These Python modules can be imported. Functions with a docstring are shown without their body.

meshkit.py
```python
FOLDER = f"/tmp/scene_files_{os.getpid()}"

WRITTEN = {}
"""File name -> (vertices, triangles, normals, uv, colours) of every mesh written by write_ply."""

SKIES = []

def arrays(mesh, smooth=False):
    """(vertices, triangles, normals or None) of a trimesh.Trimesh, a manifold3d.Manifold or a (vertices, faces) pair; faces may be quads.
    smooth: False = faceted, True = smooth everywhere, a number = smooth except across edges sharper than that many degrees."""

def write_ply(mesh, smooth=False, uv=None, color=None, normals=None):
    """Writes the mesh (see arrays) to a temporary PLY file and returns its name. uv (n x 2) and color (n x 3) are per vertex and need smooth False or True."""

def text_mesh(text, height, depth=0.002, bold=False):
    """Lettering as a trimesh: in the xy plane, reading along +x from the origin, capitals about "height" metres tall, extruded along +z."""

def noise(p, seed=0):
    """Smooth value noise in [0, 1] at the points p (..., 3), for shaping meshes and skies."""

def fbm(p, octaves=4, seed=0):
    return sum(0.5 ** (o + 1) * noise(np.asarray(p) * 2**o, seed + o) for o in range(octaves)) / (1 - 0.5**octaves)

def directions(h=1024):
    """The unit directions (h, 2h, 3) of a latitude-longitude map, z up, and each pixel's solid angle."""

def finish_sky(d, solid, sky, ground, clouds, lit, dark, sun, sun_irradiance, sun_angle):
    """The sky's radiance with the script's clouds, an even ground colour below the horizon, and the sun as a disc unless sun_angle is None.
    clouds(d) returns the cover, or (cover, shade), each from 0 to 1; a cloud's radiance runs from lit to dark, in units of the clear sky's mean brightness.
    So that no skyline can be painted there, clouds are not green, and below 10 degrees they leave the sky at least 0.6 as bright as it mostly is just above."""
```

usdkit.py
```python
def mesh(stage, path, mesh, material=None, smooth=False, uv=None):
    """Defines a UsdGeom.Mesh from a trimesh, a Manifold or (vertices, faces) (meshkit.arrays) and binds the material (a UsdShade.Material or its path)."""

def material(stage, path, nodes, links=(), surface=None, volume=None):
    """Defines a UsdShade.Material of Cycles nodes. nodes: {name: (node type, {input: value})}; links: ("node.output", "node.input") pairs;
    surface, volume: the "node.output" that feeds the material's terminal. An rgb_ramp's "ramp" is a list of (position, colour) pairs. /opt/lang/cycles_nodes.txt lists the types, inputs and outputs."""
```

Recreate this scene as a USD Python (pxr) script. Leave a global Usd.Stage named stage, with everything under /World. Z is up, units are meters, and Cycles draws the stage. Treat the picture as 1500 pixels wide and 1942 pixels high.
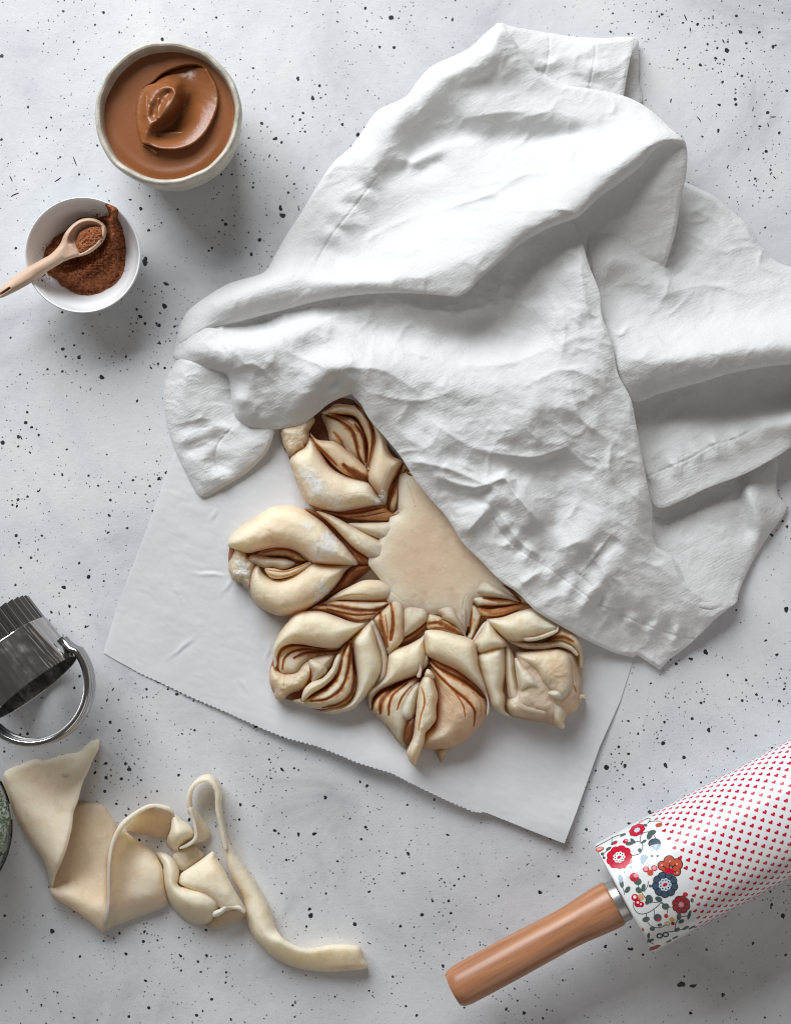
import math, random
import numpy as np, trimesh, shapely, usdkit, meshkit
from shapely.geometry import Polygon, Point, LineString
from scipy.spatial import Delaunay, cKDTree
from scipy.interpolate import RBFInterpolator
from scipy import sparse
from pxr import Usd, UsdGeom, UsdLux, UsdShade, Gf, Sdf, Vt

stage = Usd.Stage.CreateInMemory()
UsdGeom.SetStageUpAxis(stage, UsdGeom.Tokens.z)
UsdGeom.SetStageMetersPerUnit(stage, 1.0)
UsdGeom.Xform.Define(stage, '/World')
UsdGeom.Scope.Define(stage, '/World/Looks')

# ---------------- camera: straight down from 0.9 m on a table 0.48 m wide in view ----------------
S, H = 0.00032, 0.90
cam = UsdGeom.Camera.Define(stage, '/World/camera')
cam.CreateHorizontalApertureAttr(24.0); cam.CreateFocalLengthAttr(45.0)
cam.CreateClippingRangeAttr((0.02, 50.0))
cam.AddTranslateOp().Set((0, 0, H))
cam.CreateFStopAttr(9.0); cam.CreateFocusDistanceAttr(H - 0.018)
cam.CreateExposureAttr(-0.06)

# ---------------- light: one soft window beyond the top of the picture, dim room around ----------------
def rect_light(name, pos, target, w, h, nits, color):
    l = UsdLux.RectLight.Define(stage, '/World/' + name)
    l.CreateWidthAttr(w); l.CreateHeightAttr(h); l.CreateIntensityAttr(nits); l.CreateColorAttr(Gf.Vec3f(*color))
    m = Gf.Matrix4d().SetLookAt(Gf.Vec3d(*pos), Gf.Vec3d(*target), Gf.Vec3d(0, 0, 1)).GetInverse()
    l.AddTransformOp().Set(m)
    return l
rect_light('window_light', (-0.62, 1.40, 0.96), (0.0, 0.0, 0.0), 1.5, 0.95, 11.9, (0.945, 0.975, 1.0))
rect_light('fill_light', (1.1, -1.2, 1.3), (0.0, 0.0, 0.0), 1.7, 1.3, 1.0, (1.0, 0.95, 0.90))
dome = UsdLux.DomeLight.Define(stage, '/World/room_light')
usdkit.material(stage, '/World/Looks/room', {'b': ('background_shader', {'color': (1.0, 0.93, 0.87), 'strength': 0.11})}, surface='b.background')
UsdShade.MaterialBindingAPI.Apply(dome.GetPrim()).Bind(UsdShade.Material.Get(stage, '/World/Looks/room'))

# ---------------- helpers ----------------
_names = {}
def path_for(name, parent):
    base = (parent.GetPath().pathString if parent is not None else '/World') + '/' + name
    k = _names.get(base, -1) + 1
    _names[base] = k
    return base if k == 0 else '%s_%03d' % (base, k)

def tag(p, label=None, cat=None, group=None, kind=None):
    p = p.GetPrim() if hasattr(p, 'GetPrim') else p
    for k, v in (('label', label), ('category', cat), ('group', group), ('kind', kind)):
        if v: p.SetCustomDataByKey(k, v)
    return p

def thing(name, label, cat, loc=(0, 0, 0), group=None):
    x = UsdGeom.Xform.Define(stage, path_for(name, None))
    x.AddTranslateOp().Set(Gf.Vec3d(*map(float, loc)))
    _origin[x.GetPrim().GetPath().pathString] = np.array(loc, float)
    return tag(x, label, cat, group)
_origin = {}

def obj(name, m, mat, parent=None, smooth=40, masks=None, label=None, kind=None):
    """One Mesh prim. m is in world coordinates; the thing's own origin is taken off."""
    v, f = (np.array(m.vertices), np.array(m.faces)) if hasattr(m, 'vertices') else (np.array(m[0], float), np.array(m[1]))
    if parent is not None:
        top = '/'.join(parent.GetPath().pathString.split('/')[:3])
        v = v - _origin.get(top, np.zeros(3))
    path = path_for(name, parent)
    p = usdkit.mesh(stage, path, (v, f), '/World/Looks/' + mat, smooth=True if masks is not None else smooth)
    if masks is not None:
        UsdGeom.PrimvarsAPI(p).CreatePrimvar('mask', Sdf.ValueTypeNames.Float3Array, 'vertex').Set(Vt.Vec3fArray.FromNumpy(np.asarray(masks, np.float32)))
    tag(p, label=label, kind=kind)
    return p.GetPrim()

def W(px, py, z):
    """Point of the photograph (its pixels) at height z metres -> world."""
    px, py, z = np.broadcast_arrays(np.asarray(px, float), np.asarray(py, float), np.asarray(z, float))
    k = (H - z) / H * S
    return np.stack([(px - 750) * k, (971 - py) * k, z], -1)

def Z(ox, oy, sc, pts):
    return [(ox + p[0] / sc, oy + p[1] / sc) + tuple(p[2:]) for p in pts]

def spline(pts, closed=True, step=2.0, corners=()):
    """Centripetal-ish Catmull-Rom through pts (n x k); corners = indices kept sharp."""
    P = np.array([[float(c) for c in p] for p in pts])
    n = len(P); out = []
    segs = range(n) if closed else range(n - 1)
    for i in segs:
        p1, p2 = P[i], P[(i + 1) % n]
        p0 = P[(i - 1) % n] if closed or i > 0 else p1
        p3 = P[(i + 2) % n] if closed or i + 2 < n else p2
        L = np.linalg.norm(p2[:2] - p1[:2])
        m1 = (p2 - p0) * 0.5; m2 = (p3 - p1) * 0.5
        for mm, a, b in ((m1, p0, p2), (m2, p1, p3)):
            d = np.linalg.norm(b[:2] - a[:2]) * .5
            if d > L: mm *= L / d
        if i in corners: m1 = p2 - p1
        if (i + 1) % n in corners: m2 = p2 - p1
        k = max(2, int(L / step))
        t = np.arange(k)[:, None] / k
        out.append((2*t**3 - 3*t**2 + 1) * p1 + (t**3 - 2*t**2 + t) * m1 + (-2*t**3 + 3*t**2) * p2 + (t**3 - t**2) * m2)
    out = np.concatenate(out)
    if not closed: out = np.vstack([out, P[-1:]])
    return out

def sm(a, b, x):
    t = np.clip((x - a) / (b - a), 0, 1)
    return t * t * (3 - 2 * t)

def nz(x, y, scale, seed=0, octaves=3):
    return meshkit.fbm(np.stack([np.asarray(x) / scale, np.asarray(y) / scale, np.full(np.shape(x), seed * 7.31 + 0.37)], -1), octaves, seed) - 0.5

def seg_dist(P, line):
    """Distance of points P (n,2) to polyline (dense), with index of the nearest sample."""
    d, i = cKDTree(line[:, :2]).query(P)
    return d, i

def patch(outline, h=10.0, ctrl=None, R=14.0, T=6.0, sp=2.0, floor=None, inset=2.0, corners=(), lin=0.0, smooth_it=12, stripes=(), noise=0.0,
          nscale=30.0, seed=0, tilt=None, base=0.0, tan=0.0, flour=(), wob=0.0, fn=None, skirt=None, cocoa=0.0, edge_tan=0.0, edge_w=16, auto=0.0, tan_var=0.0, soft=(0.55, 1.25), halo=0.0, ramp=None, wr=0.0):
    """A sculpted piece in photo pixels and millimetres: (vertices, faces, masks).
    outline: points (x, y); h: height of its crest, or ctrl: list of (polyline of (x,y,h)) interpolated.
    The surface rolls down by T mm within R px of the outline (open_edge(x,y)->0..1 scales that roll), then a skirt goes down to floor."""
    O = spline([p[:2] for p in outline], True, sp * 0.8, corners)
    if wob:
        s = np.arange(len(O))
        nrm = np.roll(O, -1, 0) - np.roll(O, 1, 0); nrm = np.stack([nrm[:, 1], -nrm[:, 0]], 1); nrm /= np.linalg.norm(nrm, axis=1, keepdims=True) + 1e-9
        O = O + nrm * (nz(O[:, 0], O[:, 1], 9.0, seed + 5)[:, None] * wob * 2)
    poly = Polygon(O)
    if not poly.is_valid:
        poly = poly.buffer(0)
        if poly.geom_type != 'Polygon': poly = max(poly.geoms, key=lambda g: g.area)
        O = np.array(poly.exterior.coords)[:-1]
    if not poly.exterior.is_ccw: O = O[::-1]
    x0, y0, x1, y1 = poly.bounds
    gx, gy = np.meshgrid(np.arange(x0, x1, sp), np.arange(y0, y1, sp * 0.866))
    gx = gx + (np.arange(gx.shape[0]) % 2)[:, None] * sp / 2
    G = np.stack([gx.ravel(), gy.ravel()], 1)
    shapely.prepare(poly)
    G = G[shapely.contains_xy(poly, G[:, 0], G[:, 1])]
    tree = cKDTree(O)
    d, _ = tree.query(G)
    G = G[d > sp * 0.55]
    P = np.vstack([O, G]); nb = len(O)
    F = Delaunay(P).simplices
    c = P[F].mean(1)
    F = F[shapely.contains_xy(poly, c[:, 0], c[:, 1])]
    a = P[F]; area = (a[:, 1, 0] - a[:, 0, 0]) * (a[:, 2, 1] - a[:, 0, 1]) - (a[:, 1, 1] - a[:, 0, 1]) * (a[:, 2, 0] - a[:, 0, 0])
    F = F[np.abs(area) > 1e-6]; area = area[np.abs(area) > 1e-6]
    F = np.where((area > 0)[:, None], F[:, ::-1], F)        # photo y points down, world y up
    d = np.zeros(len(P)); d[nb:], _ = tree.query(P[nb:])
    if ctrl is not None:
        C = np.vstack([spline(l, False, 7.0) if len(l) > 1 else np.array(l, float) for l in ctrl])
        _, u = np.unique(np.round(C[:, :2] / 1.5), axis=0, return_index=True); C = C[u]
        z = np.zeros(len(P))
        if lin < 1: z += (1 - lin) * RBFInterpolator(C[:, :2], C[:, 2], kernel='thin_plate_spline', smoothing=0.5)(P)
        if lin > 0: z += lin * RBFInterpolator(C[:, :2], C[:, 2], kernel='linear', smoothing=0.3)(P)
    else:
        z = np.full(len(P), float(h))
        if ramp is not None:
            rx, ry = ramp[1][0] - ramp[0][0], ramp[1][1] - ramp[0][1]
            t = np.clip(((P[:, 0] - ramp[0][0]) * rx + (P[:, 1] - ramp[0][1]) * ry) / (rx * rx + ry * ry), 0, 1); z = ramp[0][2] + (ramp[1][2] - ramp[0][2]) * sm(0, 1, t)
        if tilt: z += (P[:, 0] - poly.centroid.x) * tilt[0] + (P[:, 1] - poly.centroid.y) * tilt[1]
    if auto: R = max(R, auto * d.max())
    Rv = R(P[:, 0], P[:, 1]) if callable(R) else R
    Tv = T(P[:, 0], P[:, 1]) if callable(T) else T
    z = z - Tv * (1 - np.sqrt(np.maximum(0, 1 - (1 - np.minimum(d / Rv, 1)) ** 2)))
    if smooth_it:
        n = len(P); e = np.vstack([F[:, [0, 1]], F[:, [1, 2]], F[:, [2, 0]]]); e = np.vstack([e, e[:, ::-1]])
        A = sparse.csr_matrix((np.ones(len(e)), (e[:, 0], e[:, 1])), (n, n)); A.data[:] = 1
        A = sparse.diags(1 / np.maximum(np.asarray(A.sum(1)).ravel(), 1)) @ A
        for _ in range(smooth_it):
            zn = A @ z; zn[:nb] = z[:nb]; z = zn
    mask = np.zeros((len(P), 3)); mask[:, 0] = cocoa; mask[:, 1] = tan
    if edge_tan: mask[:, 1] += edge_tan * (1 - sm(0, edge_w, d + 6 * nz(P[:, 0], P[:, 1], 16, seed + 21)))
    if tan_var: mask[:, 1] += tan_var * 2 * nz(P[:, 0], P[:, 1], 34, seed + 22, 3)
    mask = np.clip(mask, 0, 1)
    for st in stripes:
        line, w = st[0], st[1]; depth = st[2] if len(st) > 2 else 0.8; amt = st[3] if len(st) > 3 else 1.0
        L = spline(line, False, 1.5)
        dd, ii = seg_dist(P, L)
        t = ii / max(1, len(L) - 1)
        wv = w * (0.35 + 0.65 * np.sin(np.pi * np.clip(t, 0.04, 0.96)) ** 0.6) * (1 + 1.1 * nz(P[:, 0], P[:, 1], 14, seed + 3))
        k = 1 - sm(soft[0], soft[1], dd / np.maximum(wv, 0.4))
        mask[:, 0] = np.maximum(mask[:, 0], amt * k)
        mask[:, 0] = np.maximum(mask[:, 0], amt * halo * (1 - sm(0.6, 4.4, dd / np.maximum(wv, 0.4)) ) * np.clip(0.8 + 1.6 * nz(P[:, 0], P[:, 1], 11, seed + 31), 0, 1.4))
        z -= depth * (1 - sm(0.2, 1.6, dd / np.maximum(wv, 0.4)))
    for (fx, fy, fr) in flour:
        mask[:, 2] = np.maximum(mask[:, 2], np.clip((1 - np.hypot(P[:, 0] - fx, P[:, 1] - fy) / fr) * 1.1 + 2.6 * nz(P[:, 0], P[:, 1], 4.5, seed + 9, 2) - 0.15, 0, 0.8))
    if wr:      # fine stretch wrinkles along the piece
        q = O - O.mean(0); w_, vec = np.linalg.eigh(q.T @ q); ax_ = vec[:, 1]
        u = (P - O.mean(0)) @ ax_ + 5 * nz(P[:, 0], P[:, 1], 30, seed + 41, 2); v = (P - O.mean(0)) @ np.array([-ax_[1], ax_[0]]) + 7 * nz(P[:, 0], P[:, 1], 40, seed + 42, 2)
        g = sm(0.35, 0.95, np.abs(u) / np.abs(u).max()) + 0.25
        z += wr * g * 2 * nz(u / 5.5, v, 5.0, seed + 43, 2) * sm(0, 5, d)
    if noise: z += noise * 2 * nz(P[:, 0], P[:, 1], nscale, seed, 4) * sm(0, 6, d)
    if fn is not None: z = fn(P[:, 0], P[:, 1], z, d)
    z += base
    V = W(P[:, 0], P[:, 1], z * 1e-3)
    if floor is not None or skirt is not None:
        Q = poly.centroid
        nrm = np.roll(O, -1, 0) - np.roll(O, 1, 0); nrm = np.stack([-nrm[:, 1], nrm[:, 0]], 1); nrm /= np.linalg.norm(nrm, axis=1, keepdims=True) + 1e-9
        zb = z[:nb]
        zf = np.full(nb, float(floor)) if floor is not None else zb - skirt
        rings = [(inset * 0.15, zb * 0.75 + zf * 0.25), (inset, zf)]
        idx = np.arange(nb); nx = np.roll(idx, -1); prev = idx; allV = [V]; allM = [mask]; off = len(V); FF = [F]
        for ins, zz in rings:
            # O is counter-clockwise in photo axes (y down): inward normal
            q = O + nrm * ins
            allV.append(W(q[:, 0], q[:, 1], np.minimum(zz, zb) * 1e-3)); allM.append(mask[:nb])
            cur = off + idx; cn = np.roll(cur, -1); pn = np.roll(prev, -1)
            FF.append(np.stack([prev, pn, cn], 1)); FF.append(np.stack([prev, cn, cur], 1))
            prev = cur; off += nb
        V = np.vstack(allV); mask = np.vstack(allM); F = np.vstack(FF)
    return V, F, mask

def lathe(profile, n=128, wob=None):
    """profile (r,z) list -> closed-ring surface about z at origin; wob(angle, r, z) -> (r, z)."""
    pr = np.array(profile, float); a = np.arange(n) * 2 * np.pi / n
    r = np.repeat(pr[:, 0][:, None], n, 1); z = np.repeat(pr[:, 1][:, None], n, 1)
    if wob is not None: r, z = wob(a[None, :], r, z)
    V = np.stack([r * np.cos(a), r * np.sin(a), z], -1).reshape(-1, 3)
    i, j = np.meshgrid(np.arange(len(pr) - 1), np.arange(n), indexing='ij'); j2 = (j + 1) % n
    F = np.vstack([np.stack([i*n+j, i*n+j2, (i+1)*n+j2], -1).reshape(-1, 3), np.stack([i*n+j, (i+1)*n+j2, (i+1)*n+j], -1).reshape(-1, 3)])
    t = trimesh.Trimesh(V, F, process=False)
    t.update_faces(t.area_faces > 1e-14)
    return t

def tube(pts, r, sides=10, caps=True):
    p = np.asarray(pts, float); r = np.broadcast_to(np.asarray(r, float), (len(p),))
    t = np.gradient(p, axis=0); t /= np.linalg.norm(t, axis=1, keepdims=True) + 1e-12
    up = np.array([0, 0, 1.0]); a = np.cross(t, up); bad = np.linalg.norm(a, axis=1) < 1e-3; a[bad] = [1, 0, 0]
    a /= np.linalg.norm(a, axis=1, keepdims=True); b = np.cross(a, t)
    g = np.arange(sides) * 2 * np.pi / sides
    V = (p[:, None] + r[:, None, None] * (np.cos(g)[None, :, None] * a[:, None] + np.sin(g)[None, :, None] * b[:, None])).reshape(-1, 3)
    i, j = np.meshgrid(np.arange(len(p) - 1), np.arange(sides), indexing='ij'); j2 = (j + 1) % sides
    F = [np.stack([i*sides+j, i*sides+j2, (i+1)*sides+j2], -1).reshape(-1, 3), np.stack([i*sides+j, (i+1)*sides+j2, (i+1)*sides+j], -1).reshape(-1, 3)]
    if caps:
        V = np.vstack([V, p[0], p[-1]]); c0, c1 = len(V) - 2, len(V) - 1; k = np.arange(sides); k2 = (k + 1) % sides; o = (len(p) - 1) * sides
        F += [np.stack([np.full(sides, c0), k2, k], 1), np.stack([np.full(sides, c1), o + k, o + k2], 1)]
    return trimesh.Trimesh(V, np.vstack(F), process=False)

def join(ms):
    vs, fs, o = [], [], 0
    for m in ms:
        v, f = (np.array(m.vertices), np.array(m.faces)) if hasattr(m, 'vertices') else m[:2]
        vs.append(v); fs.append(f + o); o += len(v)
    return np.vstack(vs), np.vstack(fs)
# ---------------- materials ----------------
def look(name, nodes, links, surface='p.BSDF', volume=None):
    usdkit.material(stage, '/World/Looks/' + name, nodes, links, surface=surface, volume=volume)
def plain(name, color, rough=0.5, **kw):
    look(name, {'p': ('principled_bsdf', {'base_color': color, 'roughness': rough, **kw})}, [])

# plaster table board: pale grey, mottled, with fine black fleck
N = {'g': ('geometry', {}), 'p': ('principled_bsdf', {'roughness': 0.62, 'specular_ior_level': 0.35}),
     'm1': ('noise_texture', {'scale': 11.0, 'detail': 7.0, 'roughness': 0.66, 'distortion': 0.6}),
     'r1': ('rgb_ramp', {'ramp': [(0.28, (0.43, 0.443, 0.475)), (0.43, (0.585, 0.599, 0.625)), (0.56, (0.65, 0.663, 0.684)), (0.72, (0.715, 0.727, 0.742))]}),
     'm2': ('noise_texture', {'scale': 140.0, 'detail': 6.0, 'roughness': 0.65}),
     'm3': ('noise_texture', {'scale': 700.0, 'detail': 3.0, 'roughness': 0.6}),
     'wa': ('noise_texture', {'scale': 130.0, 'detail': 3.0, 'roughness': 0.7}), 'dn': ('noise_texture', {'scale': 16.0, 'detail': 3.0}), 'dm': ('map_range', {'from_min': 0.35, 'from_max': 0.7, 'to_min': -0.14, 'to_max': 0.03}),
     'wv': ('vector_math', {'math_type': 'multiply_add', 'vector2': (0.0028, 0.0028, 0.0)}),
     'bsum': ('math', {'math_type': 'multiply_add', 'value2': 0.35}),
     'bump': ('bump', {'distance': 0.0007, 'strength': 0.36})}
L = [('g.position', 'm1.vector'), ('m1.fac', 'r1.fac'), ('g.position', 'm2.vector'), ('g.position', 'm3.vector'), ('g.position', 'wa.vector'), ('g.position', 'dn.vector'), ('dn.fac', 'dm.value'),
     ('wa.color', 'wv.vector1'), ('g.position', 'wv.vector3'),
     ('m3.fac', 'bsum.value1'), ('m2.fac', 'bsum.value3'), ('bsum.value', 'bump.height'), ('bump.normal', 'p.normal')]
last = 'r1.color'
for i, (sc, thr, var) in enumerate(((420.0, 0.10, 0.9), (190.0, 0.085, 0.9), (110.0, 0.05, 0.85))):
    v, rr, sub, th, mx = 'v%d' % i, 's%d' % i, 'd%d' % i, 't%d' % i, 'x%d' % i
    N[v] = ('voronoi_texture', {'scale': sc, 'dimensions': '2D', 'feature': 'f1', 'randomness': 1.0})
    N[rr] = ('separate_color', {})
    N[sub] = ('math', {'math_type': 'power', 'value2': (4.5, 6.0, 9.0)[i]})       # most cells tiny or empty
    N[th] = ('map_range', {'range_type': 'linear', 'from_min': 0.0, 'from_max': 1.0, 'to_min': -0.03, 'to_max': (0.27, 0.24, 0.20)[i]})
    N['q%d' % i] = ('math', {'math_type': 'subtract'}); N['a%d' % i] = ('math', {'math_type': 'add'})
    N['w%d' % i] = ('map_range', {'from_min': -0.02, 'from_max': 0.02, 'to_min': 0.0, 'to_max': 1.0, 'clamp': True})
    N[mx] = ('mix', {'mix_type': 'mix', 'color2': ((0.10, 0.105, 0.12), (0.03, 0.032, 0.04), (0.015, 0.017, 0.022))[i]})
    L += [('wv.vector', v + '.vector'), (v + '.color', rr + '.color'), (rr + '.r', sub + '.value1'), (sub + '.value', th + '.value'),
          (th + '.result', 'a%d.value1' % i), ('dm.result', 'a%d.value2' % i), ('a%d.value' % i, 'q%d.value1' % i), (v + '.distance', 'q%d.value2' % i), ('q%d.value' % i, 'w%d.value' % i), ('w%d.result' % i, mx + '.fac'), (last, mx + '.color1')]
    last = mx + '.color'
L.append((last, 'p.base_color'))
look('plaster', N, L)
plain('black_fleck', (0.018, 0.02, 0.026), 0.45)

def simple_noise(name, c0, c1, scale, rough, bump=0.0, bscale=None, detail=4.0, extra=None, stretch=None):
    N = {'g': ('texture_coordinate', {}), 'n': ('noise_texture', {'scale': scale, 'detail': detail, 'roughness': 0.6}), 'r': ('rgb_ramp', {'ramp': [(0.3, c0), (0.7, c1)]}),
         'p': ('principled_bsdf', {'roughness': rough, **(extra or {})})}
    L = [('n.fac', 'r.fac'), ('r.color', 'p.base_color')]
    src = 'g.object'
    if stretch:
        N['mp'] = ('mapping', {'mapping_type': 'texture', 'scale': stretch[0], 'rotation': stretch[1]}); L.append(('g.object', 'mp.vector')); src = 'mp.vector'
    L.append((src, 'n.vector'))
    if bump:
        N['n2'] = ('noise_texture', {'scale': bscale or scale * 4, 'detail': 5.0, 'roughness': 0.65}); N['b'] = ('bump', {'distance': bump, 'strength': 1.0})
        L += [(src, 'n2.vector'), ('n2.fac', 'b.height'), ('b.normal', 'p.normal')]
    look(name, N, L)

simple_noise('stoneware', (0.40, 0.365, 0.30), (0.58, 0.545, 0.47), 120, 0.42, 0.0004, 300)
simple_noise('chocolate', (0.235, 0.080, 0.025), (0.265, 0.094, 0.031), 60, 0.30, 0.00008, 500, extra={'specular_ior_level': 0.5})
simple_noise('porcelain', (0.78, 0.79, 0.80), (0.82, 0.83, 0.84), 30, 0.18, extra={'coat_weight': 0.4, 'coat_roughness': 0.05})
simple_noise('cocoa', (0.15, 0.046, 0.02), (0.42, 0.155, 0.07), 500, 0.95, 0.0007, 900, detail=6, extra={'specular_ior_level': 0.1})
simple_noise('spoon_wood', (0.47, 0.30, 0.20), (0.62, 0.44, 0.325), 160, 0.6, 0.0002, 400, stretch=((7.0, 0.7, 1), (0, 0, 0.55)))
simple_noise('handle_wood', (0.33, 0.132, 0.060), (0.53, 0.25, 0.125), 170, 0.38, 0.00006, 300, stretch=((9.0, 0.6, 0.6), (0, 0, 0.494)), extra={'coat_weight': 0.15, 'coat_roughness': 0.3})
N = {'g': ('texture_coordinate', {}), 'mp': ('mapping', {'mapping_type': 'texture', 'rotation': (0, 0, 2.252), 'scale': (18.0, 1.0, 1.0)}), 'n': ('noise_texture', {'scale': 75.0, 'detail': 3.0, 'roughness': 0.55}),
     'n2': ('noise_texture', {'scale': 150.0, 'detail': 5.0}), 'rr': ('map_range', {'from_min': 0.3, 'from_max': 0.7, 'to_min': 0.08, 'to_max': 0.24}),
     'r': ('rgb_ramp', {'ramp': [(0.35, (0.40, 0.35, 0.32)), (0.55, (0.60, 0.59, 0.58)), (0.7, (0.66, 0.66, 0.66))]}), 'b': ('bump', {'distance': 0.006, 'strength': 0.7}), 'p': ('principled_bsdf', {'metallic': 1.0})}
look('steel', N, [('g.object', 'mp.vector'), ('mp.vector', 'n.vector'), ('g.object', 'n2.vector'), ('n2.fac', 'rr.value'), ('rr.result', 'p.roughness'), ('n.fac', 'r.fac'), ('r.color', 'p.base_color'), ('n.fac', 'b.height'), ('b.normal', 'p.normal')])
plain('steel_plain', (0.44, 0.44, 0.44), 0.16, metallic=1.0)
simple_noise('grey_metal', (0.42, 0.43, 0.43), (0.5, 0.5, 0.5), 60, 0.35, extra={'metallic': 0.8})
look('glass', {'p': ('principled_bsdf', {'base_color': (0.96, 0.98, 0.97), 'roughness': 0.02, 'transmission_weight': 1.0, 'ior': 1.45})}, [])
simple_noise('flour', (0.72, 0.74, 0.72), (0.82, 0.83, 0.82), 200, 0.9, 0.0006, 500)
simple_noise('herb', (0.05, 0.10, 0.04), (0.22, 0.29, 0.14), 300, 0.7, 0.0006, 500)
# paper: thin, slightly waxy
N = {'g': ('texture_coordinate', {}), 'n': ('noise_texture', {'scale': 35.0, 'detail': 6.0, 'roughness': 0.6}), 'r': ('rgb_ramp', {'ramp': [(0.3, (0.76, 0.778, 0.805)), (0.7, (0.82, 0.835, 0.855))]}),
     'mp': ('mapping', {'mapping_type': 'texture', 'scale': (1.0, 7.0, 1.0), 'rotation': (0, 0, -0.37)}), 'n2': ('noise_texture', {'scale': 420.0, 'detail': 4.0}), 'b': ('bump', {'distance': 0.0002, 'strength': 0.5}),
     'p': ('principled_bsdf', {'roughness': 0.42, 'specular_ior_level': 0.35}), 't': ('translucent_bsdf', {'color': (0.75, 0.76, 0.77)}), 'x': ('mix_closure', {'fac': 0.18})}
look('paper', N, [('g.object', 'n.vector'), ('n.fac', 'r.fac'), ('r.color', 'p.base_color'), ('g.object', 'mp.vector'), ('mp.vector', 'n2.vector'), ('n2.fac', 'b.height'), ('b.normal', 'p.normal'),
                  ('p.BSDF', 'x.closure1'), ('t.BSDF', 'x.closure2')], surface='x.closure')
# linen: woven bump in two directions, a little light passing through
N = {'g': ('texture_coordinate', {}), 'n': ('noise_texture', {'scale': 40.0, 'detail': 5.0}), 'r': ('rgb_ramp', {'ramp': [(0.3, (0.725, 0.727, 0.727)), (0.7, (0.765, 0.766, 0.764))]}),
     'm1': ('mapping', {'mapping_type': 'texture', 'rotation': (0, 0, 0.45), 'scale': (6.0, 1.0, 3.0)}), 'm2': ('mapping', {'mapping_type': 'texture', 'rotation': (0, 0, 0.45), 'scale': (1.0, 6.0, 3.0)}),
     'w1': ('noise_texture', {'scale': 1100.0, 'detail': 2.0}), 'w2': ('noise_texture', {'scale': 1100.0, 'detail': 2.0}),
     'n2': ('noise_texture', {'scale': 260.0, 'detail': 6.0, 'roughness': 0.7}), 'a': ('math', {'math_type': 'add'}), 'a2': ('math', {'math_type': 'multiply_add', 'value2': 1.6}),
     'b': ('bump', {'distance': 0.0004, 'strength': 0.72}),
     'p': ('principled_bsdf', {'roughness': 0.9, 'specular_ior_level': 0.12, 'sheen_weight': 0.2, 'sheen_roughness': 0.5}), 't': ('translucent_bsdf', {'color': (0.85, 0.80, 0.75)}), 'x': ('mix_closure', {'fac': 0.13})}
look('linen', N, [('g.object', 'n.vector'), ('n.fac', 'r.fac'), ('r.color', 'p.base_color'), ('g.object', 'm1.vector'), ('g.object', 'm2.vector'), ('m1.vector', 'w1.vector'), ('m2.vector', 'w2.vector'), ('w1.fac', 'a.value1'), ('w2.fac', 'a.value2'),
                  ('g.object', 'n2.vector'), ('n2.fac', 'a2.value1'), ('a.value', 'a2.value3'), ('a2.value', 'b.height'), ('b.normal', 'p.normal'), ('b.normal', 't.normal'), ('p.BSDF', 'x.closure1'), ('t.BSDF', 'x.closure2')], surface='x.closure')
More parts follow.
